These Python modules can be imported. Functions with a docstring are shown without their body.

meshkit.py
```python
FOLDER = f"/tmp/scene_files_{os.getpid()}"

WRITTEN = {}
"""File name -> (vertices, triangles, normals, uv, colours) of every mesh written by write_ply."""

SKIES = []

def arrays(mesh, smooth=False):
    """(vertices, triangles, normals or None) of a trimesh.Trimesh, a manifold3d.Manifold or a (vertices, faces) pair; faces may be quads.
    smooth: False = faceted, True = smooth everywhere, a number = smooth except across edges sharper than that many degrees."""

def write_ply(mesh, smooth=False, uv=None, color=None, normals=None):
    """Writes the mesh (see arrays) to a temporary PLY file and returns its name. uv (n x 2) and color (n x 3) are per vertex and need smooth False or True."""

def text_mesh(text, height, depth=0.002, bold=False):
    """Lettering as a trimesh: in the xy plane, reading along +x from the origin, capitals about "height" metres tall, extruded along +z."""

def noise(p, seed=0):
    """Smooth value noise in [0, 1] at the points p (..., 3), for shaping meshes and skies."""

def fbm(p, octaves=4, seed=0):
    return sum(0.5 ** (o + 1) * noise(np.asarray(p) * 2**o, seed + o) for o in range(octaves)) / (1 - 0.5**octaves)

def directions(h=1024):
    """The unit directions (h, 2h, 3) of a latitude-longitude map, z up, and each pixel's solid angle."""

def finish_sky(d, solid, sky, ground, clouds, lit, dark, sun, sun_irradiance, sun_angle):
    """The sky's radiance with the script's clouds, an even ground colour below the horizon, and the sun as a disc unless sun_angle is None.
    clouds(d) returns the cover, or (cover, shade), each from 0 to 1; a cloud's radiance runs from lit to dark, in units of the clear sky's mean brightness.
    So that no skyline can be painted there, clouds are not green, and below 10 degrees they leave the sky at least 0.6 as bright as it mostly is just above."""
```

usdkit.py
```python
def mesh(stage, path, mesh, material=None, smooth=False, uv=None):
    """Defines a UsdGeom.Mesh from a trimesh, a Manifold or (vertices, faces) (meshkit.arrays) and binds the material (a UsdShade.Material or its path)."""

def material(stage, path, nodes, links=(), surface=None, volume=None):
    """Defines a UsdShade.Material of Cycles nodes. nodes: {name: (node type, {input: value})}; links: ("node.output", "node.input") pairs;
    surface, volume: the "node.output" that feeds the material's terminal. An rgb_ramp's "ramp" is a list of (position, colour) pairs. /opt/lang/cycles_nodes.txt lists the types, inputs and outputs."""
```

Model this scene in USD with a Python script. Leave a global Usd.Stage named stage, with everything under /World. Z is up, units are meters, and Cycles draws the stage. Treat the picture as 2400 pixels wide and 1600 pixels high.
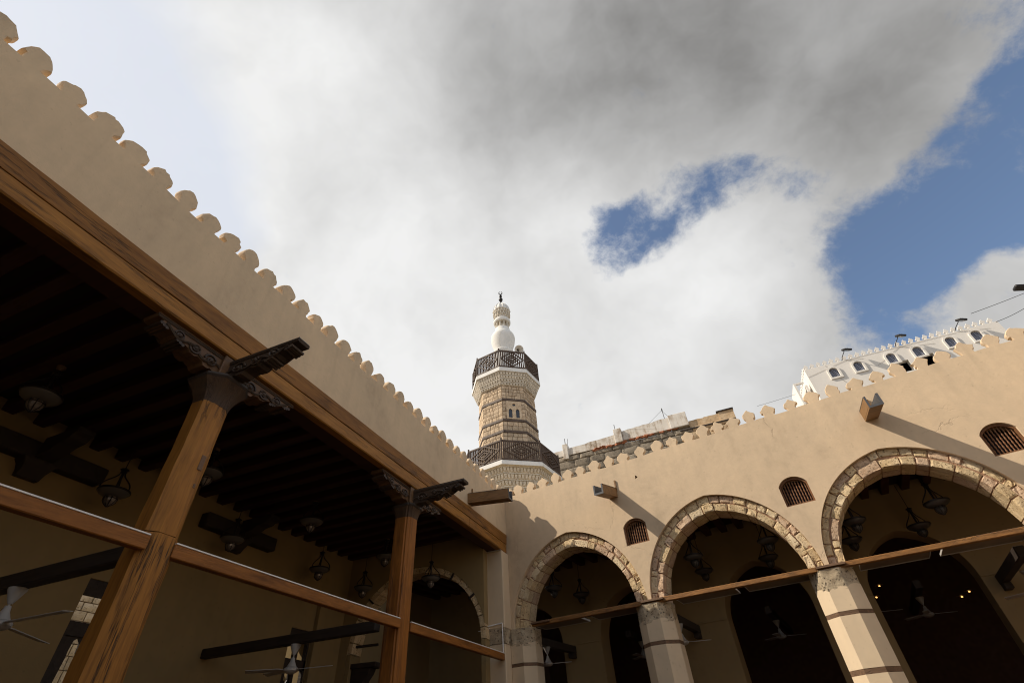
import math, random
import numpy as np, trimesh
from scipy.spatial import ConvexHull
from shapely.geometry import Polygon
import usdkit, meshkit
from pxr import Usd, UsdGeom, UsdLux, UsdShade, Gf, Sdf

# ------------------------------------------------------------------ stage, camera, sky, sun
stage = Usd.Stage.CreateInMemory()
UsdGeom.SetStageUpAxis(stage, 'Z'); UsdGeom.SetStageMetersPerUnit(stage, 1.0)
UsdGeom.Xform.Define(stage, '/World'); UsdGeom.Scope.Define(stage, '/World/Looks')
rng = np.random.default_rng(7)
G = -1.6                                   # ground level; the lens is the origin, 1.6 m above the court
PITCH, ROLL, YAW = math.radians(41.0987), math.radians(-4.1579), math.radians(-19.803)
_fw = np.array([math.sin(YAW)*math.cos(PITCH), math.cos(YAW)*math.cos(PITCH), math.sin(PITCH)])
_r = np.array([math.cos(YAW), -math.sin(YAW), 0.0]); _u = np.cross(_r, _fw)
_R = math.cos(ROLL)*_r + math.sin(ROLL)*_u; _U = -math.sin(ROLL)*_r + math.cos(ROLL)*_u
cam = UsdGeom.Camera.Define(stage, '/World/camera')
cam.AddTransformOp().Set(Gf.Matrix4d(*[float(x) for x in (*_R, 0, *_U, 0, *(-_fw), 0, 0, 0, 0, 1)]))
cam.CreateHorizontalApertureAttr(36.0); cam.CreateVerticalApertureAttr(36.0*682/1024)
cam.CreateFocalLengthAttr(36.0*1122.6/2400); cam.CreateClippingRangeAttr(Gf.Vec2f(0.05, 5000))
EXPOSURE = 0.55
cam.CreateExposureAttr(EXPOSURE)
SUN = np.array([-1.08, -0.397, 1.07]); SUN /= np.linalg.norm(SUN)
SKY_STRENGTH = 0.1


class Graph:
    """A small node graph: each call adds a node and returns the name of its output."""
    def __init__(s): s.n, s.l = {}, []
    def add(s, kind, out, links=None, **inp):
        k = f'{kind}_{len(s.n)}'; s.n[k] = (kind, inp)
        for a, b in (links or {}).items(): s.l.append((b, f'{k}.{a}'))
        return f'{k}.{out}'
    def math(s, op, a, b=0.0, c=0.0):
        inp, ln = {'math_type': op}, {}
        for i, v in enumerate((a, b, c), 1):
            if isinstance(v, str): ln[f'value{i}'] = v
            else: inp[f'value{i}'] = float(v)
        return s.add('math', 'value', ln, **inp)
    def done(s, path, surface=None, volume=None): return usdkit.material(stage, path, s.n, s.l, surface=surface, volume=volume)


def sky_dir(x, y):                          # a direction of the sky, from where it stands in a 2352 x 1568 view of it
    d = _R*(x-1176)/1100.1 - _U*(y-784)/1100.1 + _fw
    return d/np.linalg.norm(d)


def build_sky():
    g = Graph()
    co = g.add('texture_coordinate', 'generated')
    sky = g.add('sky_texture', 'color', sky_type='single_scattering', sun_disc=False, sun_elevation=math.asin(SUN[2]), sun_rotation=math.atan2(SUN[0], SUN[1]),
                altitude=10.0, air_density=1.0, aerosol_density=1.6, ozone_density=1.0)
    w1 = g.add('noise_texture', 'color', {'vector': co}, scale=3.2, detail=4.0, roughness=0.6)
    w1 = g.add('vector_math', 'vector', {'vector1': w1}, math_type='subtract', vector2=(0.5, 0.5, 0.5))
    w1 = g.add('vector_math', 'vector', {'vector1': w1}, math_type='scale', scale=0.15)
    wd_ = g.add('vector_math', 'vector', {'vector1': co, 'vector2': w1}, math_type='add')
    wd_ = g.add('vector_math', 'vector', {'vector1': wd_}, math_type='normalize')
    def blobs(items, start):
        acc = start
        for x, y, r, w in items:
            dt = g.add('vector_math', 'value', {'vector1': wd_}, math_type='dot_product', vector2=tuple(sky_dir(x, y)))
            k = 1.0/(r/1100.1)**2
            e = g.math('exponent', g.math('multiply_add', dt, k, -k))
            acc = g.math('multiply_add', e, w, acc)
        return acc
    f1 = g.add('noise_texture', 'fac', {'vector': co}, scale=2.6, detail=9.0, roughness=0.62, distortion=0.25)
    f2 = g.add('noise_texture', 'fac', {'vector': co}, scale=6.5, detail=9.0, roughness=0.62)
    base = g.math('multiply_add', g.math('subtract', f1, 0.5), 1.5, -0.02)
    base = g.math('multiply_add', g.math('subtract', f2, 0.5), 1.7, base)
    f4 = g.add('noise_texture', 'fac', {'vector': wd_}, scale=17.0, detail=8.0, roughness=0.68)
    base = g.math('multiply_add', g.math('subtract', f4, 0.5), 0.85, base)
    cover = blobs([(1200, 60, 480, .42), (760, 330, 260, .30), (1000, 560, 330, .34), (1700, 130, 280, .40), (1740, 680, 190, .62), (1080, 930, 380, .34), (1560, 900, 260, .36),
                   (2310, 640, 110, 1.9), (2060, 200, 150, .50), (2000, 400, 75, 1.0), (1560, 330, 120, .3), (2110, 40, 160, .40),
                   (2310, 330, 150, -1.15), (2100, 590, 105, -1.5), (2190, 470, 100, -.7), (2352, 40, 120, -.05), (1960, 800, 70, -.35),
                   (1430, 590, 80, -1.1), (1490, 490, 85, -.8), (1870, 400, 72, -.95), (1700, 380, 60, -.75), (1780, 330, 40, .4), (1590, 450, 65, -.70), (1345, 930, 50, -.7)], 0.0)
    cover = g.math('add', g.math('minimum', g.math('maximum', cover, -0.17), 0.66), base)
    cover = g.add('map_range', 'result', {'value': cover}, range_type='smoothstep', from_min=-0.26, from_max=0.32, to_min=0.0, to_max=1.0, clamp=True)
    veil = g.add('map_range', 'result', {'value': blobs([(60, 160, 240, 1.0), (350, 420, 170, .8)], 0.0)}, from_min=0.0, from_max=0.9, to_min=0.0, to_max=0.95, clamp=True)
    thin = g.add('map_range', 'result', {'value': blobs([(0, 60, 150, 1.0), (150, 260, 130, .9), (360, 440, 100, .8), (480, 560, 60, .4)], 0.0)}, from_min=0.25, from_max=0.75, to_min=1.0, to_max=0.12, clamp=True)
    cover = g.math('multiply', cover, thin)
    sh = blobs([(1560, 40, 430, .60), (1250, 160, 330, .22), (2000, 100, 330, .36), (1300, 440, 180, .10), (1880, 740, 170, .30), (1900, 560, 120, .12), (2330, 720, 110, .20), (2352, 60, 140, .15), (700, 350, 300, -.12), (1000, 800, 400, -.10), (1660, 610, 150, -.5), (1330, 560, 140, -.3), (1750, 480, 90, -.2)], 0.06)
    f3 = g.add('noise_texture', 'fac', {'vector': wd_}, scale=4.5, detail=7.0, roughness=0.55)
    sh = g.math('multiply_add', g.math('subtract', f3, 0.5), 1.0, sh)
    sh = g.add('map_range', 'result', {'value': sh}, range_type='linear', from_min=0.0, from_max=1.25, to_min=0.0, to_max=1.0, clamp=True)
    CK = 1.0/(SKY_STRENGTH*2**EXPOSURE)
    cl = g.add('mix', 'color', {'fac': sh}, color1=tuple(CK*c for c in (.88, .88, .875)), color2=tuple(CK*c for c in (.20, .196, .19)))
    sky = g.add('mix', 'color', {'fac': veil, 'color1': sky}, color2=tuple(CK*c for c in (.74, .78, .865)))
    col = g.add('mix', 'color', {'fac': cover, 'color1': sky, 'color2': cl})
    bg = g.add('background_shader', 'background', {'color': col}, strength=SKY_STRENGTH)
    return g.done('/World/Looks/sky', surface=bg)


dome = UsdLux.DomeLight.Define(stage, '/World/sky')
UsdShade.MaterialBindingAPI.Apply(dome.GetPrim()).Bind(build_sky())
dome.GetPrim().SetCustomDataByKey('kind', 'structure')
sun = UsdLux.DistantLight.Define(stage, '/World/sun')
sun.CreateIntensityAttr(1.0); sun.CreateAngleAttr(0.5); sun.CreateColorAttr(Gf.Vec3f(1.0, 0.905, 0.77)); sun.GetPrim().CreateAttribute('inputs:normalize', Sdf.ValueTypeNames.Bool).Set(True)
_z = SUN; _x = np.cross([0, 0, 1.0], _z); _x /= np.linalg.norm(_x); _y = np.cross(_z, _x)
sun.AddTransformOp().Set(Gf.Matrix4d(*[float(v) for v in (*_x, 0, *_y, 0, *_z, 0, 0, 0, 0, 1)]))

# ------------------------------------------------------------------ naming helpers
_used = {}


def numbered(parent, name):
    k = _used[(parent, name)] = _used.get((parent, name), -1) + 1
    return name if k == 0 else f'{name}_{k:03d}'


def tag(p, label=None, cat=None, group=None, kind=None):
    for k, v in (('label', label), ('category', cat), ('group', group), ('kind', kind)):
        if v: p.SetCustomDataByKey(k, v)
    return p


def thing(name, label=None, cat=None, loc=(0, 0, 0), rotz=0.0, group=None, kind=None):
    x = UsdGeom.Xform.Define(stage, '/World/' + numbered('/World', name))
    x.AddTranslateOp().Set(Gf.Vec3d(*map(float, loc)))
    if rotz: x.AddRotateZOp().Set(float(math.degrees(rotz)))
    return tag(x.GetPrim(), label, cat, group, kind)


def part(name, mesh, mat, parent=None, smooth=False, kind=None, label=None):
    base = str(parent.GetPath()) if parent is not None else '/World'
    p = usdkit.mesh(stage, f'{base}/{numbered(base, name)}', mesh, mat, smooth).GetPrim()
    return tag(p, kind=kind, label=label)


def copy_of(src, name, label, loc, rotz=0.0, group=None):
    was = src.GetCustomData()
    r = thing(name, label, was.get('category'), loc, rotz, group or was.get('group'))
    r.GetReferences().AddInternalReference(src.GetPath()); r.SetInstanceable(True)
    return r


# ------------------------------------------------------------------ mesh helpers
def cat(ms):
    ms = [m for m in ms if m is not None]
    v, f, o = [], [], 0
    for m in ms:
        a, b = (m.vertices, m.faces) if hasattr(m, 'vertices') else m
        v.append(np.asarray(a, float)); f.append(np.asarray(b, int)+o); o += len(a)
    return trimesh.Trimesh(np.vstack(v), np.vstack(f), process=False)


def hull(pts):
    pts = np.asarray(pts, float); h = ConvexHull(pts); c = pts.mean(0); f = h.simplices.copy()
    n = np.cross(pts[f[:, 1]]-pts[f[:, 0]], pts[f[:, 2]]-pts[f[:, 0]])
    bad = ((pts[f[:, 0]]-c)*n).sum(1) < 0; f[bad] = f[bad][:, ::-1]
    return trimesh.Trimesh(pts, f, process=False)


_BF = None


def box(x0, x1, y0, y1, z0, z1, b=0.0):
    """A box, its edges chamfered by b."""
    if b <= 0:
        v = np.array([[x, y, z] for x in (x0, x1) for y in (y0, y1) for z in (z0, z1)], float)
        f = [[0, 1, 3], [0, 3, 2], [4, 6, 7], [4, 7, 5], [0, 4, 5], [0, 5, 1], [2, 3, 7], [2, 7, 6], [0, 2, 6], [0, 6, 4], [1, 5, 7], [1, 7, 3]]
        return trimesh.Trimesh(v, f, process=False)
    global _BF
    b = min(b, .45*min(x1-x0, y1-y0, z1-z0)); pts = []; unit = []
    for i in (0, 1):
        for j in (0, 1):
            for k in (0, 1):
                c = np.array([(x0, x1)[i], (y0, y1)[j], (z0, z1)[k]]); s = np.array([1-2*i, 1-2*j, 1-2*k])
                for a in range(3):
                    o = s*b; o[a] = 0; pts.append(c+o)
                    o2 = s*.2; o2[a] = 0; unit.append(np.array([i, j, k])+o2)
    if _BF is None: _BF = hull(np.array(unit, float)+rng.normal(0, 1e-7, (24, 3))).faces
    return trimesh.Trimesh(np.array(pts), _BF, process=False)


def extrude(poly, d0, d1, axes='xzy'):
    """A polygon in the plane of the first two axes, extruded along the third from d0 to d1."""
    m = trimesh.creation.extrude_polygon(poly if isinstance(poly, Polygon) else Polygon(poly), d1-d0, engine='earcut')
    v = np.zeros_like(m.vertices)
    for k, a in enumerate(axes): v[:, 'xyz'.index(a)] = m.vertices[:, k] + (d0 if k == 2 else 0)
    f = m.faces
    if axes in ('xzy', 'yxz', 'zyx'): f = f[:, ::-1]
    return trimesh.Trimesh(v, f, process=False)


def lathe(prof, n=20, c=(0, 0, 0), ph=0.0):
    prof = np.array(prof, float); m = len(prof); a = np.arange(n)*2*math.pi/n + ph
    v = np.stack([np.outer(prof[:, 0], np.cos(a)), np.outer(prof[:, 0], np.sin(a)), np.repeat(prof[:, 1:2], n, 1)], -1).reshape(-1, 3) + np.array(c)
    i, j = np.meshgrid(np.arange(m-1), np.arange(n), indexing='ij')
    q = np.stack([i*n+j, i*n+(j+1) % n, (i+1)*n+(j+1) % n, (i+1)*n+j], -1).reshape(-1, 4)
    return trimesh.Trimesh(v, np.vstack([q[:, [0, 1, 2]], q[:, [0, 2, 3]]]), process=False)


def tube(path, r, n=8, closed=False):
    p = np.asarray(path, float); r = np.broadcast_to(np.asarray(r, float), (len(p),))
    t = np.roll(p, -1, 0)-np.roll(p, 1, 0) if closed else np.gradient(p, axis=0)
    t /= np.linalg.norm(t, axis=1, keepdims=True)+1e-12
    up = np.array([0, 0, 1.0]); a = np.cross(t, np.where(np.abs(t[:, 2:]) < .95, up, [1.0, 0, 0])); a /= np.linalg.norm(a, axis=1, keepdims=True)+1e-12
    b = np.cross(t, a); an = np.arange(n)*2*math.pi/n
    v = (p[:, None] + r[:, None, None]*(np.cos(an)[None, :, None]*a[:, None]+np.sin(an)[None, :, None]*b[:, None])).reshape(-1, 3)
    m = len(p); i, j = np.meshgrid(np.arange(m if closed else m-1), np.arange(n), indexing='ij'); k = (i+1) % m
    q = np.stack([i*n+j, k*n+j, k*n+(j+1) % n, i*n+(j+1) % n], -1).reshape(-1, 4); f = [q[:, [0, 1, 2]], q[:, [0, 2, 3]]]
    if not closed:
        v = np.vstack([v, p[:1], p[-1:]]); e = np.arange(n)
        f += [np.stack([np.full(n, m*n), e, (e+1) % n], 1), np.stack([np.full(n, m*n+1), (m-1)*n+(e+1) % n, (m-1)*n+e], 1)]
    return trimesh.Trimesh(v, np.vstack(f), process=False)


def bar(p, q, w, h):
    """A square bar from p to q."""
    p, q = np.asarray(p, float), np.asarray(q, float); t = q-p; t = t/np.linalg.norm(t)
    a = np.cross(t, [0, 0, 1.0] if abs(t[2]) < .95 else [1.0, 0, 0]); a /= np.linalg.norm(a); b = np.cross(a, t)
    return hull([e+sa*a*w/2+sb*b*h/2 for e in (p, q) for sa in (-1, 1) for sb in (-1, 1)])


def loft(rings, cap=True):
    """Closed rings of equal length, joined in order."""
    rings = [np.asarray(r, float) for r in rings]; n = len(rings[0]); v = np.vstack(rings); f = []
    for k in range(len(rings)-1):
        j = np.arange(n); a, b, c, d = k*n+j, k*n+(j+1) % n, (k+1)*n+(j+1) % n, (k+1)*n+j
        f += [np.stack([a, b, c], 1), np.stack([a, c, d], 1)]
    if cap:
        o = len(v); v = np.vstack([v, rings[0].mean(0)[None], rings[-1].mean(0)[None]]); j = np.arange(n)
        f += [np.stack([(j+1) % n, j, np.full(n, o)], 1), np.stack([(len(rings)-1)*n+j, (len(rings)-1)*n+(j+1) % n, np.full(n, o+1)], 1)]
    return trimesh.Trimesh(v, np.vstack(f), process=False)


def block(fn, back, n=4, bev=.2, push=.012, rough=.006, seed=0):
    """A rough stone: fn(a, b, depth) places its face (a, b in 0..1); the face is an n x n grid with sunk, uneven edges, and the sides run back to the given depth."""
    r = np.random.default_rng(seed); t = np.linspace(0, 1, n); t[1], t[-2] = bev, 1-bev
    if n == 2: t = np.array([0.0, 1.0])
    g, v = np.zeros((n, n), int), []
    for i in range(n):
        for j in range(n):
            edge = i in (0, n-1) or j in (0, n-1)
            v.append(fn(t[i], t[j], (push if edge else 0.0)+r.uniform(-rough, rough))); g[i, j] = len(v)-1
    loop = [g[i, 0] for i in range(n)] + [g[n-1, j] for j in range(1, n)] + [g[i, n-1] for i in range(n-2, -1, -1)] + [g[0, j] for j in range(n-2, 0, -1)]
    f = [[g[i, j], g[i+1, j], g[i+1, j+1]] for i in range(n-1) for j in range(n-1)] + [[g[i, j], g[i+1, j+1], g[i, j+1]] for i in range(n-1) for j in range(n-1)]
    cs = [(0, 0), (1, 0), (1, 1), (0, 1)]; bk = []
    for a, b in cs: v.append(fn(a, b, back)); bk.append(len(v)-1)
    cn = [g[0, 0], g[n-1, 0], g[n-1, n-1], g[0, n-1]]; L = len(loop); pos = [loop.index(c) for c in cn]
    for k in range(4):
        i0, i1 = pos[k], pos[(k+1) % 4] or L
        seq = [loop[x % L] for x in range(i0, i1+1)]
        for x in range(len(seq)-1): f.append([seq[x+1], seq[x], bk[k]])
        f.append([seq[-1], bk[k], bk[(k+1) % 4]])
    return trimesh.Trimesh(np.array(v), np.array(f), process=False)


def rough(mesh, amp, scale, seed=0):
    v = np.array(mesh.vertices); d = np.stack([meshkit.fbm(v*scale+k*17.3, 3, seed+k) for k in range(3)], -1)-.5
    return trimesh.Trimesh(v+d*2*amp, mesh.faces, process=False)


# ------------------------------------------------------------------ materials
def looks(name): return f'/World/Looks/{name}'


def plaster(name, base, tint=(1.0, .93, .82), patch=0.16, bump=.35, seed=0.0):
    g = Graph(); p = g.add('geometry', 'position')
    p2 = g.add('mapping', 'vector', {'vector': p}, location=(seed, seed*2, 0), scale=(1, 1, .8))
    n1 = g.add('noise_texture', 'fac', {'vector': p2}, scale=.75, detail=6.0, roughness=.62, distortion=.6)
    n2 = g.add('noise_texture', 'fac', {'vector': p2}, scale=6.5, detail=5.0, roughness=.65)
    st = g.add('mapping', 'vector', {'vector': p}, scale=(2.2, 2.2, .22))
    n4 = g.add('noise_texture', 'fac', {'vector': st}, scale=1.3, detail=4.0, roughness=.6)
    n3 = g.add('noise_texture', 'fac', {'vector': p}, scale=60.0, detail=3.0, roughness=.6)
    k = g.math('multiply_add', n2, .35, g.math('multiply', n1, .65)); k = g.math('multiply_add', n4, .3, g.math('multiply', k, .8))
    dark = tuple(c*(1-patch*1.5) for c in base); lite = tuple(min(.85, c*(1+patch)) for c in base)
    c = g.add('rgb_ramp', 'color', {'fac': k}, ramp=[(.25, dark), (.5, base), (.75, tuple(a*b for a, b in zip(lite, (1.0, .985, .96))))])
    # small scuffs
    sp = g.add('noise_texture', 'fac', {'vector': p}, scale=17.0, detail=2.0, roughness=.4)
    sc = g.add('map_range', 'result', {'value': sp}, from_min=.69, from_max=.78, to_min=0.0, to_max=.35, clamp=True)
    c = g.add('mix', 'color', {'fac': sc, 'color1': c}, color2=tuple(x*.62 for x in base))
    wob = g.add('noise_texture', 'color', {'vector': p}, scale=2.2, detail=5.0, roughness=.65)
    wob = g.add('vector_math', 'vector', {'vector1': wob}, math_type='scale', scale=.55)
    wp = g.add('vector_math', 'vector', {'vector1': p, 'vector2': wob}, math_type='add')
    ck = g.add('voronoi_texture', 'distance', {'vector': wp}, feature='distance_to_edge', scale=.62)
    ck = g.add('map_range', 'result', {'value': ck}, from_min=0.0, from_max=.0085, to_min=.30, to_max=0.0, clamp=True)
    gt = g.add('noise_texture', 'fac', {'vector': p2}, scale=.55, detail=2.0, roughness=.5)
    ck = g.math('multiply', ck, g.add('map_range', 'result', {'value': gt}, from_min=.57, from_max=.64, clamp=True))
    c = g.add('mix', 'color', {'fac': ck, 'color1': c}, color2=tuple(x*.5 for x in base))
    sv = g.add('mapping', 'vector', {'vector': p}, scale=(3.0, 3.0, .35)); sn = g.add('noise_texture', 'fac', {'vector': sv}, scale=1.6, detail=5.0, roughness=.6)
    sn = g.add('map_range', 'result', {'value': sn}, from_min=.54, from_max=.74, to_min=0.0, to_max=.20, clamp=True)
    zz = g.add('separate_xyz', 'z', {'vector': p}); zz = g.add('map_range', 'result', {'value': zz}, from_min=4.2, from_max=5.7, to_min=.15, to_max=1.0, clamp=True)
    c = g.add('mix', 'color', {'fac': g.math('multiply', sn, zz), 'color1': c}, color2=tuple(x*.55 for x in base))
    h = g.math('multiply_add', ck, -1.5, g.math('multiply_add', n3, .16, g.math('multiply_add', n2, .5, g.math('multiply', n1, 1.0))))
    b = g.add('bump', 'normal', {'height': h}, strength=bump, distance=.03)
    return g.done(looks(name), surface=g.add('principled_bsdf', 'BSDF', {'base_color': c, 'normal': b}, roughness=.93, specular_ior_level=.2))


def wood(name, dark, light, axis='y', scale=1.0, rough_=.62, cracks=.5, bump=.5, deep=(.02, .012, .008)):
    g = Graph(); p = g.add('geometry', 'position')
    s = {'x': (.10, 1, 1), 'y': (1, .10, 1), 'z': (1, 1, .10)}[axis]
    v = g.add('mapping', 'vector', {'vector': p}, scale=tuple(scale*x for x in s))
    n1 = g.add('noise_texture', 'fac', {'vector': v}, scale=9.0, detail=8.0, roughness=.68, distortion=1.2)
    n2 = g.add('noise_texture', 'fac', {'vector': v}, scale=46.0, detail=4.0, roughness=.6)
    n0 = g.add('noise_texture', 'fac', {'vector': p}, scale=1.6, detail=4.0, roughness=.6)
    k = g.math('multiply_add', n2, .3, g.math('multiply_add', n1, .6, g.math('multiply', n0, .25)))
    mid = tuple((a+b)/2 for a, b in zip(dark, light))
    c = g.add('rgb_ramp', 'color', {'fac': k}, ramp=[(.35, dark), (.55, mid), (.78, light)])
    v2 = g.add('mapping', 'vector', {'vector': p}, scale=tuple(scale*x for x in {'x': (.045, 1, 1), 'y': (1, .045, 1), 'z': (1, 1, .045)}[axis]))
    cr = g.add('noise_texture', 'fac', {'vector': v2}, scale=4.2, detail=6.0, roughness=.62, distortion=.35)
    cr = g.math('absolute', g.math('subtract', cr, .5))
    cr = g.add('map_range', 'result', {'value': cr}, from_min=0.0, from_max=.016, to_min=cracks, to_max=0.0, clamp=True)
    gate = g.add('noise_texture', 'fac', {'vector': p}, scale=1.1, detail=2.0, roughness=.5)
    cr = g.math('multiply', cr, g.add('map_range', 'result', {'value': gate}, from_min=.44, from_max=.56, clamp=True))
    c = g.add('mix', 'color', {'fac': cr, 'color1': c}, color2=deep)
    sv = g.add('mapping', 'vector', {'vector': p}, scale=tuple(scale*x for x in {'x': (.16, 1, 1), 'y': (1, .16, 1), 'z': (1, 1, .16)}[axis]), location=(3.1, 1.7, 5.3))
    st = g.add('noise_texture', 'fac', {'vector': sv}, scale=7.0, detail=5.0, roughness=.7, distortion=.5)
    st = g.add('map_range', 'result', {'value': st}, from_min=.54, from_max=.72, to_min=0.0, to_max=.62, clamp=True)
    c = g.add('mix', 'color', {'fac': st, 'color1': c}, color2=tuple(x*.45 for x in dark))
    h = g.math('multiply_add', cr, -1.2, g.math('multiply_add', n2, .35, n1))
    b = g.add('bump', 'normal', {'height': h}, strength=bump, distance=.012)
    return g.done(looks(name), surface=g.add('principled_bsdf', 'BSDF', {'base_color': c, 'normal': b}, roughness=rough_, specular_ior_level=.3))


def stone(name, a, b, dark, pits=.6, scale=1.0, bump=.8, var=.25):
    g = Graph(); p = g.add('geometry', 'position')
    n1 = g.add('noise_texture', 'fac', {'vector': p}, scale=5.0*scale, detail=7.0, roughness=.7)
    n2 = g.add('noise_texture', 'fac', {'vector': p}, scale=26.0*scale, detail=5.0, roughness=.7)
    vo = g.add('voronoi_texture', 'distance', {'vector': p}, scale=22.0*scale, randomness=1.0)
    c = g.add('rgb_ramp', 'color', {'fac': n1}, ramp=[(.32, a), (.62, b)])
    isl = g.add('geometry', 'random_per_island'); oi = g.add('object_info', 'random')
    val = g.math('multiply_add', oi, var, 1-var/2)
    c = g.add('hsv', 'color', {'color': c, 'value': val}, hue=.5, saturation=1.0)
    pit = g.add('map_range', 'result', {'value': g.math('multiply_add', n2, .9, g.math('multiply', vo, .35))}, from_min=.535, from_max=.44, to_min=0.0, to_max=pits, clamp=True)
    c = g.add('mix', 'color', {'fac': pit, 'color1': c}, color2=dark)
    h = g.math('multiply_add', pit, -.8, g.math('multiply_add', n1, .8, g.math('multiply', n2, .5)))
    bm = g.add('bump', 'normal', {'height': h}, strength=bump, distance=.03)
    return g.done(looks(name), surface=g.add('principled_bsdf', 'BSDF', {'base_color': c, 'normal': bm}, roughness=.92, specular_ior_level=.2))


def plain(name, c, rough_=.5, metal=0.0, var=.15, scale=9.0, spec=.4, bump=0.0):
    g = Graph(); p = g.add('geometry', 'position')
    n = g.add('noise_texture', 'fac', {'vector': p}, scale=scale, detail=5.0, roughness=.65)
    col = g.add('rgb_ramp', 'color', {'fac': n}, ramp=[(.3, tuple(x*(1-var) for x in c)), (.7, tuple(min(.9, x*(1+var)) for x in c))])
    ln = {'base_color': col}
    if bump: ln['normal'] = g.add('bump', 'normal', {'height': n}, strength=bump, distance=.02)
    return g.done(looks(name), surface=g.add('principled_bsdf', 'BSDF', ln, roughness=rough_, metallic=metal, specular_ior_level=spec))


def glow(name, c, s):
    g = Graph(); return g.done(looks(name), surface=g.add('emission', 'emission', color=c, strength=s))


def peeling(name):                           # white limewash coming off brown render
    g = Graph(); p = g.add('geometry', 'position')
    n = g.add('noise_texture', 'fac', {'vector': p}, scale=1.5, detail=9.0, roughness=.72)
    z = g.add('mapping', 'vector', {'vector': p}, scale=(3.0, 3.0, .4)); n2 = g.add('noise_texture', 'fac', {'vector': z}, scale=2.0, detail=5.0, roughness=.6)
    k = g.math('multiply_add', n2, .45, g.math('multiply', n, .6))
    c = g.add('rgb_ramp', 'color', {'fac': k}, ramp=[(.40, (.20, .15, .10)), (.46, (.40, .33, .26)), (.54, (.60, .55, .48)), (.8, (.70, .67, .62))])
    b = g.add('bump', 'normal', {'height': k}, strength=.6, distance=.03)
    return g.done(looks(name), surface=g.add('principled_bsdf', 'BSDF', {'base_color': c, 'normal': b}, roughness=.9, specular_ior_level=.2))


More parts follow.
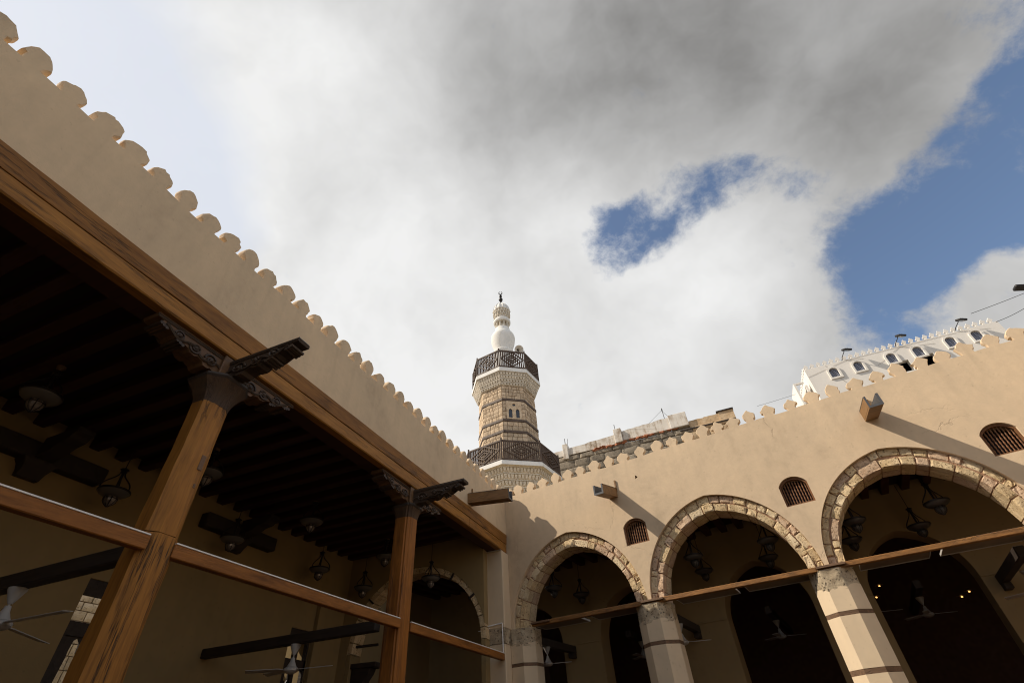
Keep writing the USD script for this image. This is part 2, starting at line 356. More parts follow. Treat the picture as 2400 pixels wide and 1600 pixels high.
M = dict(
    plaster=plaster('plaster', (.50, .378, .248), patch=.22),
    plaster_right=plaster('plaster_right', (.515, .392, .262), patch=.20, seed=3.0),
    column=plaster('column_plaster', (.55, .432, .295), patch=.14, bump=.22, seed=9.0),
    inside=plaster('shaded_plaster', (.24, .170, .078), seed=5.0),  # the court plaster again, its colour darkened to stand for indoor shade
    hall=plaster('shaded_hall_plaster', (.27, .195, .098), seed=6.0),  # same plaster, with the shade of the hall put into its colour
    coral=stone('coral_stone', (.45, .315, .165), (.62, .475, .285), (.16, .09, .04), pits=.70),
    coral_b=stone('coral_stone_pale', (.49, .375, .225), (.64, .51, .335), (.17, .10, .05), pits=.6),
    coral_c=stone('coral_stone_red', (.44, .29, .18), (.56, .41, .28), (.17, .09, .05), pits=.65),
    mortar=stone('red_mortar', (.24, .125, .07), (.38, .23, .14), (.12, .06, .035), pits=.3),
    capital=stone('capital_stone', (.26, .20, .13), (.47, .38, .26), (.08, .06, .04), pits=.9, scale=.8),
    beam=wood('beam_wood', (.085, .032, .006), (.30, .128, .022), 'y', cracks=.7),
    beam_low=wood('beam_wood_pale', (.125, .048, .007), (.38, .168, .028), 'y', cracks=.6),
    pillar=wood('pillar_wood', (.125, .047, .007), (.42, .182, .030), 'z', cracks=.95),
    pillar_red=wood('pillar_wood_red', (.11, .036, .006), (.35, .130, .020), 'z', cracks=.7),
    tie=wood('tie_wood', (.10, .034, .006), (.33, .125, .022), 'y', cracks=.25, scale=.8),
    tie_right=wood('tie_wood_right', (.05, .022, .008), (.34, .155, .042), 'x', cracks=.5, scale=1.2),
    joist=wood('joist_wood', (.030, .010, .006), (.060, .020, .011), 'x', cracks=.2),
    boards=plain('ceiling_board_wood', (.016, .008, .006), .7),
    black=wood('black_wood', (.018, .012, .009), (.042, .030, .022), 'x', cracks=.4),
    carved=wood('carved_wood', (.020, .013, .009), (.070, .044, .028), 'x', cracks=.3, rough_=.45),
    carved_pale=wood('carved_wood_pale', (.06, .030, .014), (.16, .085, .036), 'y', cracks=.3, rough_=.5),
    band=wood('band_wood', (.085, .046, .024), (.19, .11, .062), 'x', cracks=.3),
    rail=wood('rail_wood', (.060, .038, .026), (.130, .088, .062), 'z', cracks=.3),
    grille=wood('grille_wood', (.10, .045, .018), (.22, .10, .04), 'z', cracks=.1),
    spout=wood('spout_wood', (.12, .060, .022), (.27, .145, .055), 'x', cracks=.4),
    lead=plain('lead_sheet', (.085, .085, .088), .55, .4),
    iron=plain('dark_iron', (.020, .016, .014), .5, .5),
    shade=plain('opal_glass', (.095, .086, .076), .25, spec=.5, var=.05),
    shade_dim=plain('shaded_glass', (.052, .044, .036), .35, spec=.4, var=.2),  # the same lantern glass, darkened to stand for the dim hall
    crystal=plain('dull_glass', (.16, .13, .11), .18, spec=.7, var=.3),
    fan=plain('white_enamel', (.38, .36, .33), .35, var=.05),
    conduit=plain('white_conduit', (.74, .72, .69), .45, var=.04),
    steel=plain('fixture_steel', (.13, .095, .065), .5, var=.2), trim=plain('dull_white_trim', (.40, .37, .33), .5, var=.1),
    minaret=stone('minaret_stone', (.40, .29, .185), (.55, .43, .30), (.16, .10, .06), pits=.45, scale=1.3, var=.4),
    minaret_pale=stone('minaret_carved_stone', (.54, .48, .39), (.70, .64, .54), (.24, .19, .13), pits=.35, scale=1.2, var=.2),
    minaret_joint=plain('minaret_joint', (.19, .13, .085), .95, spec=.1),
    white=plain('limewash', (.68, .66, .62), .85, var=.06, scale=3.0, spec=.2, bump=.2),
    whitewall=plain('white_building_paint', (.66, .62, .565), .8, var=.05, scale=.6, spec=.2, bump=.1),
    peel=peeling('peeling_limewash'),
    grey=stone('grey_old_stone', (.15, .125, .095), (.29, .245, .185), (.07, .055, .045), pits=.55, scale=.35, var=.5),
    brick=stone('broken_red_brick', (.28, .10, .05), (.40, .17, .09), (.12, .05, .03), pits=.5, scale=.8),
    ochre=stone('ochre_render', (.40, .27, .15), (.52, .39, .25), (.22, .14, .08), pits=.3, scale=.5),
    glassdark=plain('dark_window', (.012, .014, .024), .25, spec=.6),
    lattice=plain('white_lattice', (.26, .28, .36), .6, var=.04),
    cap_wood=wood('capital_wood', (.030, .017, .010), (.085, .045, .020), 'z', cracks=.6, bump=.8),
    deep=plain('deep_hall_shaded', (.10, .055, .035), .9, var=.2, spec=.1),  # red-brown wall colour, made darker for the shade deep inside
    floor=stone('court_paving', (.12, .095, .07), (.19, .15, .11), (.08, .065, .05), pits=.2, scale=.4),
    carpet=plain('red_carpet', (.085, .022, .016), .95, var=.3, scale=3.0, spec=.05),
    dirt=plain('ground_dirt', (.24, .20, .15), .95, var=.2, scale=.3, spec=.1),
    bulb=glow('lamp_glow', (1.0, .50, .14), 1.6),
    alley=stone('alley_stone', (.42, .38, .31), (.58, .54, .46), (.16, .13, .10), pits=.4, scale=.8, var=.35),
)
CORAL = [M['coral'], M['coral'], M['coral_b'], M['coral_c']]
#BODY
# ------------------------------------------------------------------ frames
CX, CY = -5.0, 12.3                              # the inner corner of the court
WD = np.array([0.98618, -0.16564, 0.0])          # along the arcade wall
ROT_B = math.atan2(WD[1], WD[0])                 # arcade things: x along the wall, y into the hall, z up


def bthing(name, label, cat_, s=0.0, d=0.0, z=0.0, group=None, kind=None):
    n = np.array([-WD[1], WD[0], 0.0]); p = np.array([CX, CY, z]) + WD*s + n*d
    return thing(name, label, cat_, p, ROT_B, group, kind)


SPRING = 2.36
ARCH_S = [1.79, 5.29, 8.79, 12.29]
AO, HO, AI, HI = 1.71, 1.92, 1.43, 1.57          # outer and inner half span and rise


def pointed(a, h, phi):                          # distance from the spring centre to a two-centred pointed arch
    c = (h*h-a*a)/(2*a); r = a+c; x = abs(math.cos(phi)); y = math.sin(phi)
    return -c*x + math.sqrt(max(r*r-c*c*y*y, 0))


def arch_poly(cx, a, h, z0, foot, n=40):
    pts = [(cx+a, foot)]
    for k in range(n+1):
        phi = math.pi*k/n; rr = pointed(a, h, phi); pts.append((cx+rr*math.cos(phi), z0+rr*math.sin(phi)))
    return Polygon(pts+[(cx-a, foot)])


# ------------------------------------------------------------------ ground and floor
part('ground', box(-90, 90, -60, 130, G-.5, G-.02), M['dirt'], kind='structure')
part('courtyard_floor', box(-5.3, 11.5, -8, 13, G-.018, G), M['floor'], kind='structure')
part('portico_floor', box(-9.1, -5.304, -8, 13, G-.018, G+.12), M['carpet'], kind='structure')

# ------------------------------------------------------------------ merlons
MER = [(-.092, 0), (-.094, .045), (-.118, .080), (-.140, .118), (-.142, .155), (-.118, .190), (-.070, .228), (-.022, .268), (0, .280)]


MER_ROUND = [(-.098, 0), (-.100, .045), (-.122, .080), (-.142, .120), (-.142, .160), (-.124, .200), (-.088, .238), (-.040, .266), (0, .274)]


def merlon(w, h, t, seed, lean=0.0, axis='x'):
    """A bud-shaped battlement standing on z = 0, its edges rounded by hand-laid plaster."""
    r = np.random.default_rng(seed)
    half = np.array(MER_ROUND if axis == 'y' else MER)*[w/.284, h/.272]; jit = r.normal(0, .009, half.shape); jit[0, 1] = 0
    L = half+jit; L[-1, 0] = 0; jr = r.normal(0, .009, half.shape); jr[0, 1] = 0; Rr = half*[-1, 1]+jr
    ring = np.vstack([L, Rr[:-1][::-1]]); c = np.array([0, h*.45]); out = []
    for d, k in ((0, .90), (.012, .965), (.04, 1.0), (t-.04, 1.0), (t-.012, .965), (t, .90)):
        q = c+(ring-c)*k; q[np.r_[0, -1], 1] = -.02
        out.append(np.stack([q[:, 0]+lean*q[:, 1], np.full(len(q), d), q[:, 1]], 1))
    m = loft(out)
    if axis == 'y': m = trimesh.Trimesh(m.vertices[:, [1, 0, 2]]*[-1, 1, 1], m.faces[:, ::-1]*1, process=False)
    return m


TOP = 5.64
# ------------------------------------------------------------------ west wall over the portico
W = thing('portico_wall', 'shaded tan plaster wall with bud-shaped battlements above the long wooden beam', 'wall')
pts = [(-7.6, 4.60), (12.36, 4.60)]
ys = np.arange(12.0, -6.0, -.366)
top = []
for k, y in enumerate(np.linspace(12.36, -7.6, 120)): top.append((y, TOP+.012*math.sin(y*2.1)+.010*math.sin(y*5.3+1)+(.02 if y < 1 else 0)))
wallm = extrude(Polygon(pts+top), -5.46, -5.0, 'yzx')
part('wall', wallm, M['plaster'], W)
for k, y in enumerate(ys):
    m = merlon(.285+.026*math.sin(k*1.7)+.012*math.sin(k*5.1), .300+.030*math.sin(k*2.3), .15+.02*math.sin(k*3.3), 100+k, .06*math.sin(k*4.7), axis='y'); m.apply_translation((-5.008, y, TOP+.004+(.02 if y < 1 else 0)))
    part('merlon', m, M['plaster'], W, 40)

# ------------------------------------------------------------------ arcade wall
A = bthing('arcade_wall', 'sunlit tan plaster wall with three stone arches and barred windows on the far side of the court', 'wall')
S1 = 15.9
poly = Polygon([(-.02, SPRING), (S1, SPRING)] + [(s, TOP+.008*math.sin(s*3.1)+.008*math.sin(s*7.3)) for s in np.linspace(S1, -.02, 110)])
for c in ARCH_S: poly = poly.difference(arch_poly(c, AO, HO, SPRING, SPRING-1))
WIN = [(3.28, 3.84), (6.81, 7.36), (10.33, 10.88)]


def win_poly(s0, s1, z0=3.61, z1=4.03, rise=.16, n=14):
    w = (s1-s0)/2; r = (w*w+rise*rise)/(2*rise); c = (s0+s1)/2; a = math.asin(w/r)
    return Polygon([(s0, z0), (s1, z0)] + [(c+r*math.sin(t), z1+rise-r+r*math.cos(t)) for t in np.linspace(a, -a, n)])


for s0, s1 in WIN: poly = poly.difference(win_poly(s0, s1))
poly = poly.difference(Polygon([(3.84, 5.10), (3.92, 5.14), (3.86, 5.20)]))
polys = list(poly.geoms) if hasattr(poly, 'geoms') else [poly]
part('wall', cat([extrude(p_, 0.0, .6, 'xzy') for p_ in polys if p_.area > .002]), M['plaster_right'], A)
mers = [.62, 1.25, 1.66, 2.02, 2.41, 2.83, 3.24, 3.65, 4.11, 4.56, 4.96, 5.36, 5.73, 6.10, 6.46, 6.83, 7.27, 7.74, 8.20, 8.64, 9.07, 9.50, 9.90, 10.30, 10.69, 11.09, 11.51]
mers = [.12, .46, .85] + mers[1:] + list(np.arange(11.92, 15.8, .41))
for k, s in enumerate(mers):
    m = merlon(.305+.026*math.sin(k*2.9), .285+.028*math.sin(k*1.9), .11+.015*math.sin(k*3.7), 300+k, .08*math.sin(k*4.1)); m.apply_translation((s, .006, TOP-.002))
    part('merlon', m, M['plaster_right'], A, 40)


def voussoirs(parent, cx, rec=.07, depth=.6, seed=0, z0=SPRING, ao=AO-.004, ho=HO-.004, ai=AI, hi=HI, nin=17, nout=22):
    r = np.random.default_rng(seed)
    def at(phi, k, d):
        ro, ri = pointed(ao, ho, phi), pointed(ai, hi, phi); rr = ri+(ro-ri)*k
        return np.array([cx+rr*math.cos(phi), d, z0+rr*math.sin(phi)])
    n = 48; ph = np.linspace(.0, math.pi, n+1)
    rings = [np.array([at(p, k, d) for k, d in ((.03, rec+.03), (.97, rec+.03), (.97, depth-.02), (.03, depth-.02))]) for p in ph]
    part('mortar', loft(rings), M['mortar'], parent)
    def cuts(k, jit):
        c = np.linspace(0, math.pi, k+1); c[1:-1] += r.uniform(-jit, jit, k-1)*math.pi/k; return c
    ci = cuts(nin, .26); co = cuts(nout, .3)
    for a, b in zip(ci[:-1], ci[1:]):
        k1 = .50+r.uniform(-.07, .07); g = .011/1.5; off = rec+r.uniform(-.006, .012); dm = r.uniform(.26, .36)
        part('stone', block(lambda u, v, d: at(a+g+(b-a-2*g)*u, .0+r.uniform(0, .035)+(k1-.02)*v, off+d), dm-off, 5, .11, .010, .013, int(r.integers(1e9))), CORAL[int(r.integers(4))], parent, 25)
        j = r.uniform(-.3, .3)*(b-a)
        part('stone', block(lambda u, v, d: at(a+g+(b-a-2*g)*u, .0+(k1-.02)*v, dm+.018+max(d, 0)), depth-dm-.018, 2, .2, 0, 0, int(r.integers(1e9))), CORAL[int(r.integers(4))], parent)
    for a, b in zip(co[:-1], co[1:]):
        k0 = .56+r.uniform(-.05, .06); g = .010/1.8; off = rec+.006+r.uniform(-.006, .012)
        part('stone', block(lambda u, v, d: at(a+g+(b-a-2*g)*u, k0+(1.0-k0)*v, off+d), .25, 5, .11, .010, .014, int(r.integers(1e9))), CORAL[int(r.integers(4))], parent, 25)


UG = UsdGeom.Xform


def sub(parent, name):                            # a part that only holds sub-parts
    base = str(parent.GetPath()); return UG.Define(stage, f'{base}/{numbered(base, name)}').GetPrim()


for k, c in enumerate(ARCH_S):
    ar = sub(A, 'arch'); voussoirs(ar, c, seed=50+k)
for k, (s0, s1) in enumerate(WIN):
    w = sub(A, 'window'); c = (s0+s1)/2
    outer = win_poly(s0+.003, s1-.003, 3.613, 4.03, .155); inner = win_poly(s0+.034, s1-.034, 3.645, 4.01, .135)
    part('frame', extrude(outer.difference(inner), .05, .13, 'xzy'), M['grille'], w)
    for i in range(9):
        x = s0+.034+(s1-s0-.068)*(i+.5)/9; prof = []
        for z in np.linspace(3.64, 4.02+.13*math.sqrt(max(0, 1-((i-4)/4.4)**2)), 25): prof.append((.0125+.004*math.sin(z*78+i), z))
        part('bar', lathe(prof, 7, (x, .10, 0)), M['grille'], w, True)
    part('back_board', extrude(win_poly(s0+.01, s1-.01, 3.62, 4.03, .15), .30, .32, 'xzy'), M['boards'], w)  # near-black sheet standing for the unlit hall behind the bars

# ------------------------------------------------------------------ columns of the arcade
def octo(R, ph=math.pi/8, n=8): a = ph+np.arange(n)*2*math.pi/n; return np.stack([np.cos(a), np.sin(a)], 1)*R


COL = [(.20, 'octagonal plastered column in the shaded corner next to the square pier'), (3.54, 'octagonal plastered column between the first and second stone arches'),
       (7.04, 'octagonal plastered column with broken stone head between the second and third stone arches'), (10.54, 'octagonal plastered column at the far right end of the third stone arch')]
for k, (s, lab) in enumerate(COL):
    c = bthing('arcade_column', lab, 'column', s, .30, 0, 'columns carrying the stone arches')
    R = .40/math.cos(math.pi/8)*.97; r = np.random.default_rng(70+k)
    def shaft(z0, z1, R_, ragged=False):
        zs = np.linspace(z0, z1, max(2, int((z1-z0)/.12)+1)); o = octo(R_)
        ring = np.vstack([o[i]+(o[(i+1) % 8]-o[i])*t for i in range(8) for t in np.linspace(0, 1, 4)[:-1]])
        rr = [np.column_stack([ring, np.full(len(ring), z)]) for z in zs]
        if ragged: rr[-1][:, 2] += r.normal(-.01, .03, len(ring))
        return loft(rr)
    part('shaft', rough(shaft(1.67, 2.06, R*.985, True), .004, 3, k), M['column'], c, 20)
    part('shaft', rough(shaft(.83, 1.60, R*.985), .004, 3, k), M['column'], c, 20)
    part('shaft', rough(shaft(G, .75, R*.985), .004, 3, k), M['column'], c, 20)
    for z in (1.60, .75): part('wood_band', shaft(z+.002, z+(.07 if z > 1 else .08), R*.978), M['band'], c)
    o = octo(R*.99); ring = np.vstack([o[i]+(o[(i+1) % 8]-o[i])*t for i in range(8) for t in np.linspace(0, 1, 7)[:-1]])
    zz = np.linspace(2.00, SPRING-.002, 9); head = loft([np.column_stack([ring*(1.0 if i < 7 else 1.01), np.full(len(ring), z)]) for i, z in enumerate(zz)])
    v = head.vertices; push = (meshkit.fbm(v*9+k*5, 3, 4)-.62)*.12; push = np.where(np.abs(v[:, 2]-SPRING) < .01, 0, push)
    head = trimesh.Trimesh(v*np.column_stack([1+push, 1+push, np.ones(len(v))]), head.faces, process=False)
    part('stone_head', head, M['capital'], c, 35)

# ------------------------------------------------------------------ tie beams and light trays across the arches
names = ['first', 'second', 'third']
for k in range(4):
    s0, s1 = (.62, 3.36, 6.84, 10.36, S1-.05)[k]+.0, (3.36, 6.84, 10.36, 13.86)[k]
    lab = ['narrow weathered tie beam across the first stone arch by the corner', 'weathered orange tie beam across the middle stone arch', 'weathered orange tie beam across the large stone arch at the right', None][k]
    t = bthing('arcade_tie_beam', lab or 'weathered tie beam beyond the third stone arch', 'beam', 0, 0, 0, 'tie beams along the arcade')
    part('beam', rough(box(s0+.002, s1-.002, -.055, .06, 2.35, 2.435, .008), .004, 2.2, k), M['tie_right'], t)
    part('strap', box(s0+.004, s0+.50, -.112, -.057, 2.385, 2.425, .004), M['band'], t)
TR = [(.66, 1.85, 'left half of the first arch beam'), (2.08, 3.2, 'right half of the first arch beam'), (4.08, 5.30, 'left half of the middle arch beam'), (5.48, 6.68, 'right half of the middle arch beam'), (7.54, 8.67, 'left half of the large right arch beam'), (8.84, 10.05, 'right half of the large right arch beam')]
for s0, s1, w in TR:
    t = bthing('light_tray', f'long flat light tray on the {w}', 'light', (s0+s1)/2, .33, 2.36, 'light trays on the arcade tie beams')
    L = (s1-s0)/2
    part('tray', box(-L+.010, L-.010, -.262, .24, 0.006, .012), M['steel'], t)
    part('rim', cat([box(-L, L, -.268, -.262, .0, .098), box(-L, L, .242, .252, -.006, .030), box(-L, -L+.009, -.262, .241, -.006, .030), box(L-.009, L, -.262, .241, -.006, .030)]), M['trim'], t)
    part('reflector', extrude([(-.20, .014), (-.12, .075), (.06, .075), (.16, .014)], -L+.05, L-.05, 'yzx'), M['steel'], t)

# ------------------------------------------------------------------ water spouts
def spout(name, lab, th, L, w, h, drop):
    """th: a thing whose y points into the wall; the trough runs to y = -L, sloping down by drop."""
    sl = lambda m: trimesh.Trimesh(np.asarray(m.vertices)+np.column_stack([np.zeros(len(m.vertices)), np.zeros(len(m.vertices)), np.asarray(m.vertices)[:, 1]*drop/L]), m.faces, process=False)
    part('floor_board', sl(box(-w/2, w/2, -L, .0, 0, .035, .003)), M['spout'], th)
    for x in (-1, 1):
        part('side_board', sl(box(min(x*w/2, x*(w/2-.028)), max(x*w/2, x*(w/2-.028)), -L, 0, .0365, h, .003)), M['spout'], th)
        part('lead_edge', sl(box(min(x*(w/2+.004), x*(w/2-.034)), max(x*(w/2+.004), x*(w/2-.034)), -L-.004, -.02, h+.001, h+.008)), M['lead'], th)
    part('lead_lining', sl(cat([box(-w/2+.031, w/2-.031, -L+.004, -.01, .038, .042), box(-w/2+.030, -w/2+.034, -L+.004, -.01, .043, h-.002), box(w/2-.034, w/2-.030, -L+.004, -.01, .043, h-.002)])), M['lead'], th)
    part('lead_lip', sl(cat([box(-w/2-.003, w/2+.003, -L-.006, -L-.001, -.004, .036), box(-w/2-.003, -w/2+.03, -L-.006, -L-.001, .037, h), box(w/2-.03, w/2+.003, -L-.006, -L-.001, .037, h)])), M['lead'], th)
    part('back_board', box(w/2-.02, w/2+.015, -.03, -.004, h*.6, h+.20), M['spout'], th)


t = bthing('water_spout', 'wooden water spout throwing a long shadow above the small window by the first arch', 'spout', 3.20, 0, 4.79, 'wooden water spouts'); spout('a', '', t, 1.0, .23, .225, .24)
t = bthing('water_spout', 'wooden water spout above the large arch at the right pointing at the viewer', 'spout', 8.985, 0, 4.88, 'wooden water spouts'); spout('b', '', t, 1.10, .24, .235, .24)
t = thing('water_spout', 'wooden water spout seen from its side on the shaded wall beside the minaret', 'spout', (-5.0, 10.06, 4.66), math.radians(90), 'wooden water spouts'); spout('c', '', t, 1.06, .23, .235, .10)

# ------------------------------------------------------------------ portico: beam, pillars, brackets, ceiling
B = thing('portico_beam', 'long weathered timber beam carrying the shaded plaster wall on the left', 'beam')
part('lower_timber', rough(cat([loft([np.array([(x, y, z) for x, z in ((-5.13, 4.135), (-5.0, 4.13), (-4.985, 4.145), (-4.985, 4.335), (-5.0, 4.347), (-5.13, 4.347))]) for y in np.linspace(a_, b_, n_s)]) for a_, b_, n_s in ((-7.5, 10.02, 50), (10.03, 12.22, 8))]), .004, 3), M['beam_low'], B)
prof = [(-5.40, 4.352), (-4.984, 4.350), (-4.977, 4.362), (-4.974, 4.51), (-4.966, 4.53), (-4.966, 4.585), (-4.976, 4.598), (-5.40, 4.598)]
part('upper_timber', rough(loft([np.array([(x, y, z) for x, z in prof]) for y in np.linspace(-7.5, 12.23, 60)]), .006, 2.5, 3), M['beam'], B, 30)

part('inner_plate', box(-5.40, -5.135, -7.5, 12.2, 4.14, 4.346), M['joist'], B)  # dark wood put behind the lower timber to paint the soffit's shade
CE = thing('portico_ceiling', 'dark red timber joist ceiling under the portico on the left', 'ceiling')
for y in np.arange(11.02, -6.5, -.432):
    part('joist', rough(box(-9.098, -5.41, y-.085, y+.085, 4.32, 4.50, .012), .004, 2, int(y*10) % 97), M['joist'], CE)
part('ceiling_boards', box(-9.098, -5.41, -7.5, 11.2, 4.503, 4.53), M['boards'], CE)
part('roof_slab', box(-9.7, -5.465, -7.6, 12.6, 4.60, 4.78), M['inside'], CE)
part('closing_wall', box(-9.1, -5.45, -8.04, -7.62, G, 4.6), M['inside'], CE)  # last piece: unseen end wall added to keep light out; the portico runs on

# pillars
def chamfer_sq(w, c, k=1.0):
    h, q = w/2*k, (w/2-c)*k
    return np.array([(-h, -q), (-q, -h), (q, -h), (h, -q), (h, q), (q, h), (-q, h), (-h, q)])


def fluted(w, k=1.0):
    h = w/2; s1, s2 = .045, .085
    one = [(h, -h+s2), (h, h-s2), (h-s1*.55, h-s2+.012), (h-s1*.55, h-s1), (h-s1, h-s1*.55), (h-s2+.012, h-s1*.55), (h-s2, h)]
    pts = []
    for q in range(4):
        c, s = math.cos(q*math.pi/2), math.sin(q*math.pi/2)
        pts += [(x*c-y*s, x*s+y*c) for x, y in one]
    return np.array(pts)*k


def carve(sx):
    """Raised scrolls, bosses and triple rolls for one face of a bracket arm that runs along +x (0..1.05), its face at y = 0 looking to -y."""
    ms = []
    for cx, cz, r0, sg in ((.30, .14, .085, 1), (.52, .17, .075, -1), (.74, .19, .065, 1)):
        th = np.linspace(0, 3.6*math.pi, 34); rr = r0*(1-th/(3.9*math.pi))
        ms.append(tube(np.column_stack([cx+rr*np.cos(th*sg), np.full(34, -.012), cz+rr*np.sin(th*sg)]), .013, 5))
        b = trimesh.creation.icosphere(1, .026); b.apply_translation((cx, -.014, cz)); ms.append(b)
    th = np.linspace(0, 1, 30); ms.append(tube(np.column_stack([.12+.80*th, np.full(30, -.010), .10+.10*th+.035*np.sin(th*9*math.pi/2)]), .016, 5))
    for z in (.268, .290): ms.append(tube([(.04, -.006, z), (1.04, -.006, z)], .010, 5))
    return cat(ms)


ARM = [(0, .0), (.16, .0), (.20, .035), (.27, .05), (.30, .03), (.36, .035), (.39, .075), (.46, .095), (.50, .075), (.56, .085), (.59, .12), (.66, .14), (.72, .125), (.77, .14), (.80, .175), (.86, .19), (.91, .17), (.955, .18), (.975, .215), (.955, .25), (1.03, .262), (1.045, .30), (1.03, .325), (0, .325)]


def arm(parent, ang, z, mat, L=1.0, thick=.19):
    """A carved bracket arm from the pillar's axis outwards."""
    poly = [(x*L, y) for x, y in ARM]; m = extrude(poly, -thick/2, thick/2, 'xzy'); c = carve(1); c.vertices[:, 0] *= L
    c1 = trimesh.Trimesh(c.vertices*[1, 1, 1]+[0, -thick/2, 0], c.faces, process=False); c2 = trimesh.Trimesh(c.vertices*[1, -1, 1]+[0, thick/2, 0], c.faces[:, ::-1], process=False)
    rolls = []
    for x0, z0 in ((.935, .205), (.70, .125)):
        for k in (-1, 0, 1): rolls.append(tube([((x0+.035*k)*L, -thick/2-.014, z0+.012*k-.01), ((x0+.035*k)*L, thick/2+.014, z0+.012*k-.01)], .022, 8))
    R = trimesh.transformations.rotation_matrix(ang, [0, 0, 1]); R[2, 3] = z
    def tr(q): q = q.copy(); q.apply_transform(R); return q
    base = str(parent.GetPath()); a = part('bracket_arm', tr(m), mat, parent)
    part('scroll_carving', tr(cat([c1, c2])), M['carved'] if mat is not M['carved'] else M['carved'], a, 40)
    part('roll_moulding', tr(cat(rolls)), M['carved'], a, 40)
    return a


def pillar(kind, y, lab):
    p = thing('portico_pillar', lab, 'pillar', (-5.18, y, 0), 0, 'wooden pillars of the portico')
    if kind == 'round':
        sec = lambda w: chamfer_sq(w, w*.24); mat = M['pillar']
        def body(z0, z1, w0, w1, sd):
            rr = []
            for z in np.linspace(z0, z1, 14):
                o = sec(w0+(w1-w0)*(z-z0)/(z1-z0)); ring = np.vstack([o[i]+(o[(i+1) % 8]-o[i])*t for i in range(8) for t in (0, .5)]); rr.append(np.column_stack([ring, np.full(len(ring), z)]))
            return rough(loft(rr), .016, 2.2, sd)
        part('shaft', body(1.905, 3.46, .355, .35, 1), mat, p, 25); part('shaft', body(G, 1.90, .375, .37, 2), mat, p, 25)
        part('plug', box(.165, .192, .02, .075, 2.62, 2.80, .006), M['band'], p); part('plug', box(.165, .188, .05, .08, 2.42, 2.47, .006), M['band'], p)
        cap = [(.352, 3.44), (.36, 3.48), (.38, 3.53), (.42, 3.59), (.48, 3.65), (.55, 3.70), (.60, 3.735)]; cs = lambda w: chamfer_sq(w, w*.24)
    else:
        sec = fluted; mat = M['pillar_red']
        part('shaft', rough(loft([np.column_stack([sec(.36), np.full(28, z)]) for z in np.linspace(G, 3.55, 16)]), .004, 2.0, 5), mat, p)
        cap = [(.365, 3.55), (.375, 3.60), (.40, 3.66), (.43, 3.70), (.45, 3.725), (.46, 3.735)]; cs = sec
    part('capital', loft([np.column_stack([cs(w), np.full(len(cs(w)), z)]) for w, z in cap]), M['cap_wood'], p, 30)
    part('abacus', loft([np.column_stack([cs(w), np.full(len(cs(w)), z)]) for w, z in ((.60 if kind == 'round' else .47, 3.738), (.63 if kind == 'round' else .49, 3.76), (.61 if kind == 'round' else .47, 3.792))]), M['black'], p)
    part('core_block', box(-.17, .17, -.18, .18, 3.795, 4.125, .01), M['carved_pale'], p)
    for ang in (math.pi/2, -math.pi/2): arm(p, ang, 3.80, M['carved_pale'], 1.05, .24)
    arm(p, 0.0, 3.76, M['carved'], 1.22, .17)
    return p


pillar('round', 3.25, 'thick weathered timber pillar with long dark cracks at the front left')
pillar('fluted', 7.72, 'reddish fluted timber pillar farther back along the portico')

# tie beams of the portico
t = thing('portico_tie_beam', 'long orange tie beam with a white strip running between the portico pillars', 'beam', (0, 0, 0))
for y0, y1 in ((-7.0, 3.10), (3.37, 7.55), (7.88, 11.88)):
    part('beam', rough(box(-5.10, -5.0, y0, y1, 1.715, 1.845, .008), .003, 2.5, int(y1)), M['tie'], t)
    part('white_strip', box(-5.03, -4.998, y0+.01, y1-.01, 1.847, 1.862, .003), M['conduit'], t)
for k, (y, lab) in enumerate(((3.22, 'dark cross beam from the front pillar into the back wall'), (7.46, 'dark cross beam from the fluted pillar into the back wall'))):
    t = thing('cross_beam', lab, 'beam', (0, y, 0), 0, 'dark cross beams under the portico ceiling')
    part('beam', rough(box(-9.15, -5.37, -.075, .075, 1.70, 1.85, .01), .004, 2, k), M['black'], t)

# ------------------------------------------------------------------ back wall of the portico, with window openings to the alley
BW = thing('portico_back_wall', 'dim plaster back wall behind the portico with two tall windows', 'wall')
pol = Polygon([(-7.6, G), (11.6, G), (11.6, 4.58), (-7.6, 4.58)]).difference(Polygon([(5.0, G+.9), (5.95, G+.9), (5.95, 2.52), (5.0, 2.52)])).difference(Polygon([(9.46, G+.9), (10.12, G+.9), (10.12, 2.51), (9.46, 2.51)]))
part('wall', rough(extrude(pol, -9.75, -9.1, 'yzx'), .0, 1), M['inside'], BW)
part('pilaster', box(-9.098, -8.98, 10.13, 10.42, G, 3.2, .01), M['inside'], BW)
for y0, y1, zt in ((5.0, 5.95, 2.52), (9.46, 10.12, 2.51)):
    w = sub(BW, 'window'); mid = y0+(y1-y0)*.46
    part('lintel_board', box(-9.20, -9.12, y0+.004, y1-.004, 2.30, zt-.004), M['black'], w)
    part('transom', box(-9.20, -9.12, y0+.004, y1-.004, 1.755, 1.94), M['black'], w)
    part('mullion', box(-9.21, -9.11, mid-.03, mid+.05, G+.91, 2.298), M['black'], w)
    part('jamb', box(-9.20, -9.12, y0+.004, y0+.055, G+.91, 1.75), M['black'], w); part('jamb', box(-9.20, -9.12, y1-.055, y1-.004, G+.91, 2.298), M['black'], w)
    a, b = y0+.058, mid-.032; c = (a+b)/2+.02; h = (b-a)/2
    sil = Polygon([(a, 1.753), (a, G+.92), (a+.10, G+.92), (a+.12, 1.18), (a+.14, 1.50), (c-.06, 1.56), (c-.05, 1.70), (c, 1.745), (c+.05, 1.69), (c+.06, 1.56), (b-.06, 1.50), (b-.04, G+.92), (b, G+.92), (b, 1.753)])
    part('cut_board', extrude(sil, -9.18, -9.15, 'yzx'), M['black'], w)
AL = thing('alley_house', 'pale coral stone house wall seen through the portico windows', 'building')
rr_ = np.random.default_rng(5); z = G
part('wall', box(-14.5, -12.15, -4, 16, G, 4.2), M['minaret_joint'], AL)
blocks = []
